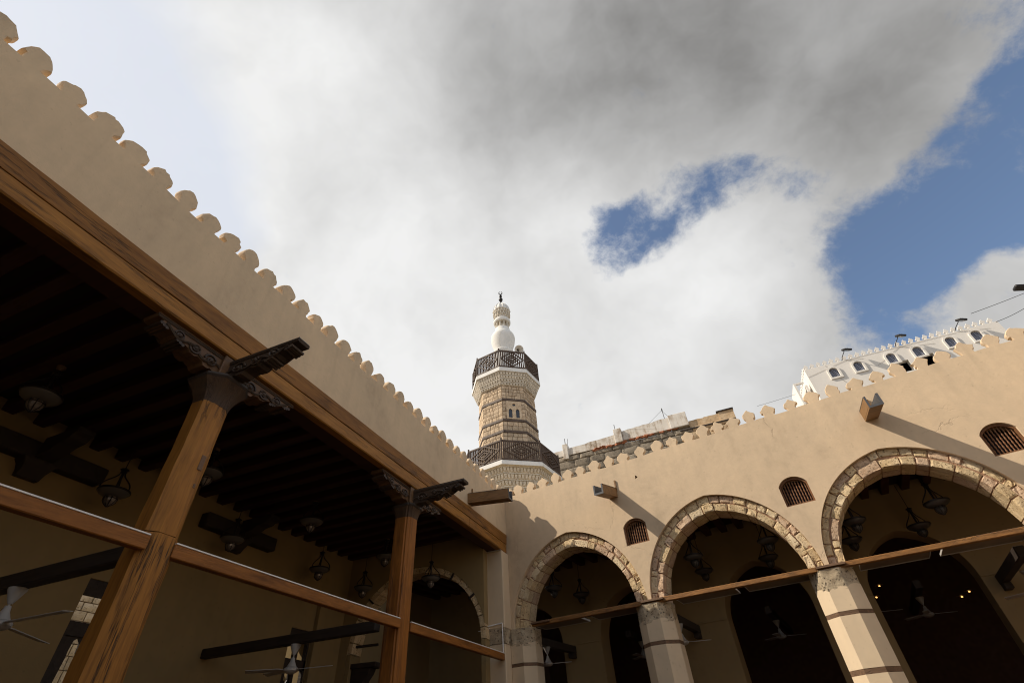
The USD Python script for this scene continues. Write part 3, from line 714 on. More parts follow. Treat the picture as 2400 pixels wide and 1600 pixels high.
while z < 4.1:
    h = rr_.uniform(.15, .23); y = 3.0+rr_.uniform(-.3, 0)
    while y < 16:
        l = rr_.uniform(.18, .42)
        blocks.append(block(lambda u, v, d, y=y, l=l, z=z, h=h: np.array([-12.10-d, y+.010+(l-.02)*u, z+.008+(h-.016)*v]), .04, 3, .5, .02, .01, int(rr_.integers(1e9)))); y += l
    z += h
order = sorted(range(len(blocks)), key=lambda i: abs(blocks[i].vertices[:, 2].mean()-1.6)+abs(blocks[i].vertices[:, 1].mean()-7.0)*.3)
for i in order[:150]: part('stone', blocks[i], M['alley'], AL, 30)
part('stonework', cat([blocks[i] for i in order[150:]]), M['alley'], AL, 30, kind='stuff')

# wall brackets on the back wall
for y, lab in ((3.47, 'dark carved bracket with side arms on the back wall left of the front pillar'), (7.33, 'dark carved bracket with side arms on the back wall between the pillars')):
    b = thing('wall_bracket', lab, 'bracket', (-9.1, y, 0), 0, 'dark timber brackets on the portico back wall')
    part('corbel', loft([np.array([(0, -w, z), (dp, -w, z), (dp, w, z), (0, w, z)]) for z, w, dp in ((3.53, .15, .10), (3.62, .16, .16), (3.70, .19, .22), (3.76, .24, .25))]), M['black'], b)
    part('side_arm', box(.0, .22, -.92, .92, 3.765, 4.03, .02), M['black'], b)
    part('front_arm', extrude([(0.225, 3.79), (.5, 3.84), (.66, 3.92), (.85, 3.95), (.90, 4.0), (.98, 4.03), (.98, 4.10), (.225, 4.10)], -.12, .12, 'xzy'), M['black'], b)

# ------------------------------------------------------------------ end wall of the portico with its arch, and the corner pier
EW = thing('portico_end_wall', 'dim plaster end wall of the portico with a wide stone-edged arch', 'wall', (-9.1, 11.18, 0), math.radians(6.6))
EC, EA, EH = 2.0, 1.66, 1.62
pol = Polygon([(-.6, G), (3.75, G), (3.75, 4.58), (-.6, 4.58)]).difference(arch_poly(EC, EA+.12, EH+.15, 2.15, G-.1))
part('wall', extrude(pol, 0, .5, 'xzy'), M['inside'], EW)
r = np.random.default_rng(31)
ar = sub(EW, 'arch'); cuts = np.linspace(0, math.pi, 23)
for k, (a, b) in enumerate(zip(cuts[:-1], cuts[1:])):
    def at(u, v, d, a=a, b=b):
        p = a+.006+(b-a-.012)*u; rr = pointed(EA, EH, p)+(pointed(EA+.118, EH+.148, p)-pointed(EA, EH, p))*v
        return np.array([EC+rr*math.cos(p), .004+d, 2.15+rr*math.sin(p)])
    part('stone', block(at, .46, 3, .5, .01, .005, int(r.integers(1e9))), M['coral'], ar, 25)
    if k in (4, 7, 12, 17): part('wood_inset', bar([EC+pointed(EA, EH, a)*math.cos(a)*.98, -.004, 2.15+pointed(EA, EH, a)*math.sin(a)*.98], [EC+pointed(EA+.13, EH+.15, a)*math.cos(a), -.004, 2.15+pointed(EA+.13, EH+.15, a)*math.sin(a)], .05, .04), M['black'], ar)
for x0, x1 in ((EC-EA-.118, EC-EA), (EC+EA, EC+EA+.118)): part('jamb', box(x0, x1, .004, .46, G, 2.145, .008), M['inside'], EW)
part('impost', box(EC-EA-.10, EC-EA+.66, .05, .45, 1.86, 1.96, .01), M['black'], EW)
part('impost_corbel', loft([np.array([(EC-EA+.02, .10, z), (EC-EA+w, .10, z), (EC-EA+w, .40, z), (EC-EA+.02, .40, z)]) for w, z in ((.26, 1.1), (.28, 1.45), (.36, 1.62), (.46, 1.75), (.50, 1.855))]), M['black'], EW)
part('tie_rod', box(EC-EA-.02, EC-EA+.60, .16, .22, 2.30, 2.35), M['black'], EW)

P = thing('corner_pier', 'square plastered pier with a rough stone collar carrying the end of the long beam', 'pier')
part('upper_block', rough(box(-5.56, -4.98, 11.90, 12.40, 2.36, 4.125, .02), .004, 3), M['column'], P)
hd = trimesh.creation.box([.57, .50, .30]).subdivide().subdivide().subdivide(); hd.apply_translation((-5.27, 12.16, 2.205)); part('stone_collar', rough(hd, .014, 9, 3), M['capital'], P, 35)
part('lower_block', rough(box(-5.55, -4.985, 11.91, 12.40, G, 2.05, .02), .004, 3), M['column'], P)
part('slip_plate', box(-5.40, -5.0, 11.86, 11.98, 4.126, 4.129), M['conduit'], P)
t = thing('white_conduit', 'thin white conduit bent around the stone collar of the corner pier', 'pipe', (-5.05, 11.87, 1.86))
part('pipe', tube([(-.52, .0, .56), (-.26, 0, .58), (.015, 0, .60), (.02, 0, .585), (.02, 0, .012)], .013, 8), M['conduit'], t, 40)
part('pipe', tube([(-.62, .02, .50), (-.30, .0, .525)], .009, 6), M['conduit'], t, 40)

# ------------------------------------------------------------------ the hall behind the arcade
H = bthing('arcade_hall', 'dark inner hall behind the stone arches with plain pointed arches in its back wall', 'building')
IA = [-1.1, 2.04, 5.46, 8.66, 11.9]
pol = Polygon([(-5, G), (S1, G), (S1, 4.58), (-5, 4.58)])
for c in IA: pol = pol.difference(arch_poly(c, .99, 1.16, 2.35, G-1))
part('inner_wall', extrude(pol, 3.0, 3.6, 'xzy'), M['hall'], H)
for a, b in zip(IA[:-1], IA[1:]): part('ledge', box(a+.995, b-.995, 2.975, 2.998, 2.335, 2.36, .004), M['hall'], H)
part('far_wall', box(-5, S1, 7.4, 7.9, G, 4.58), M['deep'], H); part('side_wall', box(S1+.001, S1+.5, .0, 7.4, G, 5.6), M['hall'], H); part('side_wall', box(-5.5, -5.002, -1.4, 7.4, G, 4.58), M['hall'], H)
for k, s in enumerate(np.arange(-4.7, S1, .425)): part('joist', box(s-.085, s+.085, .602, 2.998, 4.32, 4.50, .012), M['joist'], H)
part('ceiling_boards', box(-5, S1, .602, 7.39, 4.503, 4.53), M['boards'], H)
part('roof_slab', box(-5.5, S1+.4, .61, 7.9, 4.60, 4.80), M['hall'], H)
part('floor_slab', box(-5, S1, .0, 7.39, G+.001, G+.12), M['carpet'], H)
for k, (s, lab) in enumerate(((.20, 'dark cross beam behind the first arch near the corner'), (3.68, 'dark cross beam behind the column between the first two arches'), (7.10, 'dark cross beam behind the column with the broken head'), (9.94, 'dark cross beam beside the right edge of the large arch'))):
    t = bthing('cross_beam', lab, 'beam', s, 0, 0, 'dark cross beams in the arcade hall')
    part('beam', box(-.075, .075, .62, 2.99, 2.14, 2.31, .01), M['black'], t)
    part('corbel', box(-.07, .07, 2.74, 2.985, 2.02, 2.137, .01), M['black'], t)

# ------------------------------------------------------------------ hanging lanterns
def lantern(lab, loc, ceil, group, canopy=False, shade='shade'):
    """loc: the middle of the bowl's rim; ceil: the height of the ceiling it hangs from."""
    t = thing('hanging_lantern', lab, 'lantern', loc, 0.4, group)
    part('shade', lathe([(.0, .012), (.10, .014), (.205, .006), (.222, -.004), (.222, -.018), (.205, -.045), (.165, -.075), (.12, -.094), (.085, -.10), (.0, -.10)], 28), M[shade], t, 40)
    part('ring', lathe([(.215, .012), (.230, .006), (.231, -.016), (.224, -.024)], 28), M['iron'], t, 30)
    arms = []
    for k in range(3):
        th = np.linspace(0, 1, 16); rr = .035+.19*np.sin(np.clip(th*1.05, 0, 1)*math.pi/2)**2.2; a = k*2*math.pi/3
        part('curved_arm', tube(np.column_stack([rr*np.cos(a), rr*np.sin(a), .32-.31*th]), .011, 6), M['iron'], t, 40)
    part('stem', tube([(0, 0, .33), (0, 0, .012)], [.022, .016], 8), M['iron'], t, 40)
    part('crown', lathe([(0, .40), (.02, .395), (.03, .375), (.062, .37), (.066, .36), (.04, .345), (.05, .325), (.03, .30), (0, .295)], 14), M['iron'], t, 40)
    part('pendant', lathe([(.082, -.102), (.092, -.13), (.086, -.17), (.066, -.205), (.04, -.225), (.012, -.25), (.0, -.265)], 10), M['crystal'] if shade == 'shade' else M['shade_dim'], t, 20)
    ribs = [tube([(r_*math.cos(a), r_*math.sin(a), z_) for r_, z_ in ((.086, -.10), (.098, -.13), (.091, -.17), (.069, -.207), (.04, -.23), (.01, -.256))], .006, 4) for a in np.arange(8)*math.pi/4]
    part('cage', cat(ribs+[tube([(.098*math.cos(a), .098*math.sin(a), -.13) for a in np.linspace(0, 2*math.pi, 17)[:-1]], .006, 4, True)]), M['iron'], t, 40)
    top_ = ceil-loc[2]
    if top_ > .42: part('rod', tube([(0, 0, .395), (0, 0, top_)], .007, 6), M['iron'], t)
    if canopy: part('canopy', lathe([(0, top_-.07), (.03, top_-.065), (.05, top_-.03), (.055, top_), (0, top_)], 14), M['carved_pale'], t, 40)
    return t


LG = 'hanging lanterns under the portico'
for x, y, z, lab in ((-7.35, 2.46, 3.86, 'large pale-shaded lantern at the far left under the dark ceiling'), (-7.35, 5.02, 3.90, 'lantern half hidden behind the front timber pillar'),
                     (-7.35, 7.56, 3.92, 'white-shaded lantern hanging between the two pillars'), (-7.35, 10.2, 3.93, 'lantern partly hidden behind the fluted pillar')):
    lantern(lab, (x, y, z), 4.32, LG, True)
for x, y, z, lab in ((-8.55, 4.43, 3.60, 'dark lantern left of the front pillar against the plaster back wall'), (-8.62, 6.89, 3.60, 'lantern in front of the dark bracket between the pillars'),
                     (-8.6, 9.42, 3.64, 'lantern hanging clear against the back wall left of the far corner'), (-8.5, 11.0, 3.56, 'lantern left of the fluted pillar before the stone-edged arch'), (-6.58, 11.1, 3.52, 'lantern right of the fluted pillar before the stone-edged arch')):
    lantern(lab, (x, y, z), 4.33, LG)
n_ = np.array([-WD[1], WD[0], 0])
for s, d, lab in ((.70, 1.13, 'dim lantern deep in the first arch at the left'), (.95, 2.3, 'dark lantern on a long rod in the first arch'), (4.46, 1.13, 'upper of the two lanterns at the left of the middle arch'), (4.34, 2.52, 'lower of the two lanterns at the left of the middle arch'),
                  (6.15, 1.13, 'upper of the two lanterns at the right of the middle arch'), (5.92, 2.52, 'lower of the two lanterns at the right of the middle arch'), (7.88, 1.13, 'lantern at the left edge of the large right arch'),
                  (9.36, 1.13, 'highest lantern in the large right arch'), (9.09, 2.52, 'lantern on a long rod in the large right arch'), (7.75, 2.52, 'lowest lantern close to the left edge of the large right arch')):
    p = np.array([CX, CY, 3.40])+WD*s+n_*d; lantern(lab, p, 4.33, 'hanging lanterns in the arcade hall', False, 'shade_dim')

# ------------------------------------------------------------------ ceiling fans
def fan(lab, loc, drop, blade_angles, group, L=.60):
    t = thing('ceiling_fan', lab, 'fan', loc, 0, group)           # loc: the point of the beam it hangs from
    part('canopy', lathe([(0, -.002), (.085, -.002), (.085, -.02), (.05, -.10), (.022, -.155), (0, -.155)], 18), M['fan'], t, 40)
    part('rod', tube([(0, 0, -.15), (0, 0, -drop+.11)], .012, 8), M['fan'], t)
    part('cover', lathe([(0, -drop+.17), (.028, -drop+.165), (.04, -drop+.11), (.075, -drop+.045), (.085, -drop+.03), (0, -drop+.03)], 18), M['fan'], t, 40)
    part('motor', lathe([(0, -drop+.028), (.10, -drop+.025), (.118, -drop+.005), (.118, -drop-.02), (.09, -drop-.045), (.045, -drop-.06), (0, -drop-.062)], 22), M['fan'], t, 40)
    for a in blade_angles:
        m = hull([(x, y, z+y*.18) for x, y in ((.10, -.025), (.10, .025), (.2, -.06), (.2, .06), (L, -.062), (L-.04, .062)) for z in (-.004, .004)])
        m.apply_transform(trimesh.transformations.rotation_matrix(a, [0, 0, 1])); m.apply_translation((0, 0, -drop)); part('blade', m, M['fan'], t)
    return t


fan('white ceiling fan under the cross beam at the lower left', (-7.04, 3.22, 1.70), .34, (.05, 2.2, 4.3), 'white ceiling fans under the portico', 1.0)
fan('white ceiling fan hanging before the narrow back window', (-7.0, 7.46, 1.70), .36, (.2, 2.9, 3.6), 'white ceiling fans under the portico', .75)
for s, d, z, dr, lab in ((.20, 1.4, 2.14, .36, 'white fan low at the left inside the first arch'), (1.62, 4.6, 2.42, .36, 'white fan deep inside the first arch beside its right column'), (3.68, 1.35, 2.14, .36, 'white fan just right of the column between the first two arches'),
                         (5.37, 4.6, 2.40, .36, 'white fan deep in the middle arch'), (8.62, 4.6, 2.40, .36, 'white fan deep in the large right arch'), (7.62, 4.6, 2.60, .36, 'faint white fan beside the broken-headed column'), (10.12, 1.9, 2.14, .34, 'white fan cut off by the right edge under the large arch')):
    fan(lab, np.array([CX, CY, z])+WD*s+n_*d, dr, (.2, 2.3, 4.4), 'white ceiling fans in the arcade hall', .6)
for k, s in enumerate((1.62, 5.37, 8.62, 7.62)):
    t = bthing('cross_beam', ['dark beam deep in the first arch holding a fan', 'dark beam deep in the middle arch holding a fan', 'dark beam deep in the large right arch holding a fan', 'dark beam beside the broken-headed column holding a faint fan'][k], 'beam', s, 0, 0, 'dark cross beams in the arcade hall')
    part('beam', box(-.07, .07, 3.61, 7.38, 2.42+(.18 if k == 3 else 0), 2.58+(.18 if k == 3 else 0)), M['black'], t)
for s, z, lab in ((7.99, 2.83, 'upper small glowing lamp left in the large right arch'), (7.81, 2.60, 'lower small glowing lamp left in the large right arch'), (9.66, 2.41, 'amber glowing lamp right in the large right arch'), (9.47, 2.33, 'small bright lamp right in the large right arch')):
    t = bthing('wall_lamp', lab, 'lamp', s, 5.0, z, 'small lit lamps deep in the hall')
    part('bulb', lathe([(0, .018), (.016, .012), (.022, 0), (.016, -.012), (0, -.014)], 10), M['bulb'], t, True)
    part('holder', lathe([(0, .05), (.05, .045), (.10, .025), (.10, .02), (.0, .02)], 14), M['carved_pale'], t, 40)

# ------------------------------------------------------------------ minaret
MX, MY = -7.24, 18.65
MN = thing('minaret', 'octagonal stone minaret with two wooden balconies and a white bulbous top', 'minaret', (MX, MY, 0), math.radians(20.85))
TH0 = -8.0                                            # a corner faces the viewer, 8 degrees to the left


def ov(R, k): a = math.radians(-90+TH0+45*k); return np.array([R*math.cos(a), R*math.sin(a)])     # corner k; x right, y away from the viewer


def oring(R, z): return np.array([[*ov(R, k), z] for k in range(8)])


RS = lambda z: 1.47-.012*(z-9)                         # radius of the shaft
part('core', loft([oring(RS(z)-.035, z) for z in np.linspace(G, 13.4, 8)]), M['minaret_joint'], MN)
bands = [(8.9, 10.93), (11.06, 11.52), (11.65, 12.64), (12.76, 13.50)]
r = np.random.default_rng(11); stones = []
for z0, z1 in bands:
    n = max(2, round((z1-z0)/.21)); zs = np.linspace(z0, z1, n+1); zs[1:-1] += r.uniform(-.02, .02, n-1)
    for za, zb in zip(zs[:-1], zs[1:]):
        for k in range(8):
            vis = k in (0, 1, 7, 6, 2); m = 5+int(r.integers(0, 2)) if vis else 4
            cs = np.linspace(0, 1, m+1); cs[1:-1] += r.uniform(-.05, .05, m-1)
            for a, b in zip(cs[:-1], cs[1:]):
                if k == 0 and z0 == 11.65 and 11.70 < (za+zb)/2 < 12.5 and .20 < (a+b)/2 < .84: continue
                def at(u, v, d, a=a, b=b, za=za, zb=zb, k=k):
                    z = za+.011+(zb-za-.022)*v; p, q = ov(RS(z)-d, k), ov(RS(z)-d, k+1); w = 1.1
                    g = .011/w; t = a+g+(b-a-2*g)*u; return np.array([*(p+(q-p)*t), z])
                o = r.uniform(-.008, .012)
                stones.append((vis*10-abs(za-12)*.3-(k in (6, 2))*3, block(lambda u, v, d: at(u, v, d+o), .06, 3, .5, .016, .007, int(r.integers(1e9)))))
stones.sort(key=lambda t: -t[0])
for _, m in stones[:290]: part('stone', m, M['minaret'], MN, 25)
part('stonework', cat([m for _, m in stones[290:]]), M['minaret'], MN, 25, kind='stuff')
for z in (10.94, 11.53, 12.65): part('timber_band', loft([oring(RS(z)+.012, z), oring(RS(z)+.012, z+.115)]), M['rail'], MN)
# twin window of the front-right face
def face_frame(k, R): p, q = ov(R, k), ov(R, k+1); t = (q-p)/np.linalg.norm(q-p); n = np.array([t[1], -t[0]]); n = n if n@(p+q) > 0 else -n; return (p+q)/2, t, n


def on_face(k, R, poly, d0, d1):
    """A polygon (x along face k, z) extruded from d0 to d1 outwards."""
    c, t, n = face_frame(k, R); m = extrude(poly, d0, d1, 'xzy'); v = m.vertices
    return trimesh.Trimesh(np.column_stack([c[None]+v[:, :1]*t+v[:, 1:2]*n, v[:, 2]]), m.faces, process=False)


Rw = RS(12.1)
panel = Polygon([(-.36, 11.66), (.36, 11.66), (.36, 12.62), (-.36, 12.62)])
for x in (-.17, .17): panel = panel.difference(arch_poly(x, .085, .13, 12.08, 11.72, 12))
panel = panel.difference(Polygon([(.075*math.cos(a), 12.42+.075*math.sin(a)) for a in np.linspace(0, 6.283, 15)[:-1]]))
part('window_surround', on_face(0, Rw, panel, -.018, .016), M['minaret'], MN)
part('window', on_face(0, Rw, Polygon([(-.30, 11.68), (.30, 11.68), (.30, 12.55), (-.30, 12.55)]), -.027, -.020), M['glassdark'], MN)


def corbels(z0, z1, R0, R1, rows):
    """Rows of small carved niches that carry a balcony, each stepping out over the last."""
    for i in range(rows):
        za, zb = z0+(z1-z0)*i/rows, z0+(z1-z0)*(i+1)/rows; Ra, Rb = R0+(R1-R0)*(i+.35)/rows, R0+(R1-R0)*(i+1)/rows
        part('corbel_course', loft([oring(Ra-.055, za), oring(Rb-.075, zb-.045), oring(Rb-.0, zb-.04), oring(Rb, zb-.001)]), M['minaret_pale'], MN)
        teeth = []
        for k in range(8):
            p, q = ov(Ra, k), ov(Ra, k+1); w = np.linalg.norm(q-p); n = int(w/.135); p2, q2 = ov(Rb-.01, k), ov(Rb-.01, k+1)
            for j in range(n):
                t0, t1 = (j+.10)/n, (j+.90)/n; lo = [p+(q-p)*t for t in ((t0*3+t1)/4, (t0+t1*3)/4)]; hi = [p2+(q2-p2)*t for t in (t0, t1)]; inn = [ov(Ra-.09, k)+(ov(Ra-.09, k+1)-ov(Ra-.09, k))*t for t in (t0, t1)]
                teeth.append(hull([[*lo[0], za+.02], [*lo[1], za+.02], [*hi[0], zb-.06], [*hi[1], zb-.06], [*inn[0], za+.01], [*inn[1], za+.01], [*inn[0], zb-.05], [*inn[1], zb-.05]]))
        part('carved_niches', cat(teeth), M['minaret_pale'], MN, kind='stuff')


corbels(8.10, 9.02, 1.56, 2.12, 4); corbels(13.50, 14.16, 1.46, 1.73, 4)
part('core', loft([oring(1.52, 8.8), oring(2.08, 9.02)]), M['minaret_joint'], MN)


def balcony(zs, ze, R, h, pick, name):
    b = sub(MN, 'balcony')
    part('slab', loft([oring(R+.03, zs), oring(R+.03, ze-.03), oring(R-.01, ze)]), M['white'], b)
    ring = R-.03
    for k in range(8):
        p, q = ov(ring, k), ov(ring, k+1); w = np.linalg.norm(q-p); P3 = lambda t, z: np.array([*(p+(q-p)*t), z]); ms = []
        part('post', box(-.035, .035, -.035, .035, ze, ze+h+.09, .008).apply_transform(trimesh.transformations.translation_matrix([*p, 0])), M['rail'], b)
        for z in (ze+.05, ze+h-.03): ms.append(bar(P3(.02, z), P3(.98, z), .07, .06))
        n = int(w/.088)
        for j in range(1, n): ms.append(bar(P3(j/n, ze+.07), P3(j/n, ze+h-.05), .050, .060))
        zc = ze+h/2
        for f in (1.0, .55, .28):
            e = [(0.5-.45*f, zc), (.5, zc+(h/2-.07)*f), (.5+.45*f, zc), (.5, zc-(h/2-.07)*f)]
            for (a, za), (c, zb) in zip(e, e[1:]+e[:1]):
                A_, C_ = P3(a, za), P3(c, zb); o = np.array([*(ov(.032, k)+ov(.032, k+1))/2, 0]); ms.append(bar(A_+o, C_+o, .055, .04))
        part('railing', cat(ms), M['rail'], b)


balcony(9.02, 9.22, 2.22, .92, .085, 'lower'); balcony(14.16, 14.40, 1.74, 1.06, .085, 'upper')
part('core', loft([oring(1.35, 13.3), oring(1.60, 14.16)]), M['minaret_joint'], MN)
part('drum', lathe([(0, 14.4), (.50, 14.4), (.50, 16.2), (.46, 16.42)], 28), M['white'], MN, 40)
part('bulb', lathe([(.46, 16.40), (.54, 16.50), (.55, 16.62), (.47, 16.70), (.47, 16.76), (.54, 16.98), (.61, 17.22), (.66, 17.48), (.672, 17.64), (.665, 17.70), (.648, 17.70), (.648, 17.715), (.64, 17.80), (.585, 17.92), (.52, 17.985), (.47, 18.0)], 32), M['white'], MN, 40)
part('neck', lathe([(.50, 17.99), (.50, 18.03), (.44, 18.10), (.42, 18.30), (.40, 18.36), (.0, 18.37)], 28), M['white'], MN, 40)
part('lantern_core', lathe([(.26, 18.36), (.26, 18.78)], 16), M['minaret_pale'], MN)
for k in range(10):
    a = k*math.pi/5; part('colonnette', lathe([(.05, 18.37), (.055, 18.42), (.04, 18.46), (.04, 18.66), (.06, 18.74), (.06, 18.78)], 8, (.34*math.cos(a), .34*math.sin(a), 0)), M['minaret_pale'], MN, 40)
part('ring', lathe([(.0, 18.775), (.44, 18.775), (.485, 18.84), (.485, 18.96), (.44, 19.03), (.44, 19.05)], 28), M['white'], MN, 30)
for i in range(3):
    z = 19.05+.22*i; R = (.46, .50, .50)[i]
    part('crown_course', lathe([(R-.06, z), (R-.05, z+.17), (R, z+.19), (R, z+.215)], 28), M['minaret_pale'], MN, 20)
    part('carved_niches', cat([box(-.03, .03, -.03, .03, z+.02, z+.185, .01).apply_transform(trimesh.transformations.translation_matrix([(R-.04)*math.cos(a), (R-.04)*math.sin(a), 0])) for a in np.arange(18)*math.pi/9+.1*i]), M['minaret_pale'], MN, kind='stuff')
part('dome', lathe([(.50, 19.71), (.495, 19.80), (.44, 20.0), (.32, 20.22), (.17, 20.38), (.05, 20.46), (0, 20.47)], 28), M['white'], MN, 50)
part('dome_rib', cat([tube([((rr+.012)*math.cos(a), (rr+.012)*math.sin(a), zz) for rr, zz in ((.50, 19.74), (.44, 20.0), (.32, 20.22), (.17, 20.38), (.05, 20.46))], .028, 5) for a in np.arange(14)*math.pi/7]), M['white'], MN, 40)
part('finial', lathe([(.02, 20.45), (.03, 20.47), (.085, 20.52), (.09, 20.57), (.03, 20.63), (.02, 20.66), (.10, 20.74), (.125, 20.82), (.10, 20.91), (.02, 20.98), (.02, 21.02), (.08, 21.07), (.085, 21.14), (.02, 21.2), (.015, 21.28)], 16), M['iron'], MN, 40)
aa = np.linspace(math.radians(-250), math.radians(70), 26)
part('crescent', tube(np.column_stack([.095*np.cos(aa), np.zeros(26), 21.40+.13*np.sin(aa)]), .012+.022*np.sin(np.linspace(0, math.pi, 26)), 7), M['iron'], MN, 40)
HS = thing('horn_speaker', 'pale horn loudspeaker beside the white bulb of the minaret', 'loudspeaker', (0, 0, 0))
HS.GetAttribute('xformOp:translate').Set(Gf.Vec3d(MX+.80*math.cos(math.radians(20.85))+.55*math.sin(math.radians(20.85)), MY+.80*math.sin(math.radians(20.85))-.55*math.cos(math.radians(20.85)), 16.36))
hm = lathe([(.03, -.30), (.05, -.22), (.09, -.10), (.16, 0), (.235, .07), (.25, .085), (.24, .085), (.15, .01), (.06, -.12)], 22)
_d = np.array([.50, -.62, -.60]); _d /= np.linalg.norm(_d); _a = np.cross([0, 0, 1.0], _d); _a /= np.linalg.norm(_a); Rm = np.eye(4); Rm[:3, :3] = np.column_stack([_a, np.cross(_d, _a), _d])
hm.apply_transform(Rm); part('horn', hm, M['white'], HS, 40)
dr_ = lathe([(0, -.42), (.06, -.41), (.07, -.32), (.04, -.30), (0, -.30)], 14); dr_.apply_transform(Rm); part('driver', dr_, M['fan'], HS, 40)
part('stand', tube([(0, 0, -.05), (0, 0, -1.75)], .02, 8), M['iron'], HS)

# ------------------------------------------------------------------ old house behind the arcade
OH = thing('old_house', 'crumbling old house with peeling white parapet above grey stone behind the arcade', 'building', (0, 24, 0))
r = np.random.default_rng(3)
part('wall', rough(box(-6.9, 3.18, .06, 6, G, 12.62), .02, 1), M['grey'], OH)
z = 9.3; blocks = []
while z < 12.55:
    h = min(r.uniform(.38, .55), 12.62-z); x = -6.6-r.uniform(0, .4)
    while x < 3.0:
        l = r.uniform(.6, 1.3); l = min(l, 3.15-x)
        if l > .2: blocks.append((x, z, block(lambda u, v, d, x=x, l=l, z=z, h=h: np.array([x+.012+(l-.024)*u, -.02+d, z+.01+(h-.02)*v]), .09, 4, .15, .05, .022, int(r.integers(1e9)))))
        x += l
    z += h
for x, z, m in blocks: part('stone', m, M['ochre'] if x > .4 else M['grey'], OH, 25)
def para(x0, x1, z0, z1, d=.0, n=16):
    xs = np.linspace(x0, x1, n); return rough(extrude(Polygon([(x0, z0), (x1, z0)]+[(x, z1(x)+r.uniform(-.02, .02)) for x in xs[::-1]]), d, d+.35, 'xzy'), .015, 2)
part('parapet', para(-6.72, -3.06, 12.68, lambda x: 13.24+.06*(x+3)), M['peel'], OH); part('parapet', para(-2.62, -.05, 12.78, lambda x: 13.42+.05*(x+1)), M['peel'], OH)
part('parapet', para(.90, 2.72, 12.60, lambda x: 12.95+.03*x, .05), M['ochre'], OH); part('parapet', para(2.45, 3.18, 12.45, lambda x: 13.0+.03*x, .0), M['ochre'], OH)
part('parapet_pier', rough(box(-3.05, -2.63, -.16, .32, 12.66, 13.48, .02), .012, 3), M['peel'], OH); part('parapet_pier', rough(box(-.04, .89, -.12, .5, 12.72, 13.52, .02), .012, 3), M['peel'], OH)
part('parapet_pier', rough(box(-6.05, -5.75, -.10, .3, 12.45, 13.36, .02), .012, 3), M['peel'], OH)
rub = []
for k in range(46):
    x = r.uniform(-4.4, .2); rub.append(hull(np.array([x, -.02, 12.66])+r.normal(0, 1, (10, 3))*[.10, .05, .035]+[0, 0, r.uniform(-.04, .07)+.03*(x+2)]))
part('broken_bricks', cat(rub), M['brick'], OH, kind='stuff')
part('cornice', rough(box(2.36, 3.22, -.06, .3, 13.06, 13.13, .01), .02, 5), M['black'], OH)
part('string_course', rough(box(.35, 3.16, -.07, -.022, 12.46, 12.52, .005), .012, 4), M['black'], OH)
for x, z0, z1, lab in ((-2.96, 13.48, 13.95, 'short aerial stub on the left pier of the old house parapet'), (-.22, 13.42, 14.22, 'thin aerial mast with stay wires on the old house roof'), (-5.9, 13.36, 13.85, 'rusty reinforcement rods at the left end of the old house parapet')):
    t = thing('roof_mast', lab, 'mast', (x, 24.1, z0-.05)); part('mast', tube([(0, 0, 0), (0, 0, z1-z0)], .018, 6), M['iron'], t)
    if x == -.22:
        part('cap', box(-.03, .03, -.03, .03, (z1-z0)*.78, (z1-z0)*.93), M['iron'], t); part('stay_wire', tube([(0, 0, .68), (-1.15, 0, -.12)], .007, 4), M['iron'], t); part('stay_wire', tube([(0, 0, .6), (.35, 0, -.02)], .007, 4), M['iron'], t)
    if x == -5.9: part('mast', tube([(.12, 0, 0), (.16, .02, .45)], .014, 6), M['iron'], t)

# ------------------------------------------------------------------ white building
WB = thing('white_building', 'bright white building with arched lattice windows and small pointed battlements', 'building', (11.85, 40, 0))
X1 = 13.95; ZT = 23.68
wins = [(1.93, 22.66), (3.77, 22.68), (6.17, 22.66), (8.05, 22.66), (10.38, 22.78), (12.13, 22.78)]
pol = Polygon([(0, G), (X1, G), (X1, ZT), (0, ZT)])
def arc_win(c, zc, w, z0, z1, n=12): return Polygon([(c-w, z0), (c+w, z0)]+[(c+w*math.cos(a), z1+w*1.0*math.sin(a)) for a in np.linspace(0, math.pi, n)])
for c, z in wins: pol = pol.difference(arc_win(c, z, .33, z-.36, z+.20))
pol = pol.difference(Polygon([(6.35, 21.3), (7.1, 21.3), (7.1, 22.30), (6.35, 22.30)])).difference(Polygon([(8.0, 21.3), (8.85, 21.3), (8.85, 22.36), (8.0, 22.36)]))
part('wall', extrude(pol, 0, .45, 'xzy'), M['whitewall'], WB)
part('wall', box(0, .4, .452, 8, G, ZT), M['whitewall'], WB); part('wall', box(X1-.4, X1, .452, 8, G, ZT), M['whitewall'], WB); part('roof', box(.41, X1-.41, .46, 8, ZT-.5, ZT-.2), M['whitewall'], WB)
part('dark_room', box(.42, X1-.42, 1.4, 1.6, 16, ZT-.51), M['glassdark'], WB)
for k, (c, z) in enumerate(wins):
    w = sub(WB, 'window'); outer = arc_win(c, z, .47, z-.50, z+.20); inner = arc_win(c, z, .335, z-.355, z+.20)
    part('frame', extrude(outer.difference(inner), -.10, .06, 'xzy'), M['whitewall'], w)
    part('pane', extrude(arc_win(c, z, .328, z-.358, z+.2), .20, .22, 'xzy'), M['glassdark'], w)
    ms = [box(c-.33+.66*i/6-.015, c-.33+.66*i/6+.015, .06, .10, z-.355, z+.2+.33*math.sqrt(max(0, 1-((i-3)/3)**2))) for i in range(1, 6)]
    ms += [box(c-(hw:=(.33 if zz < z+.2 else .33*math.sqrt(max(.01, 1-((zz-z-.2)/.33)**2)))), c+hw, .062, .098, zz-.015, zz+.015) for zz in np.arange(z-.30, z+.48, .118)]
    part('lattice', cat(ms), M['lattice'], w)
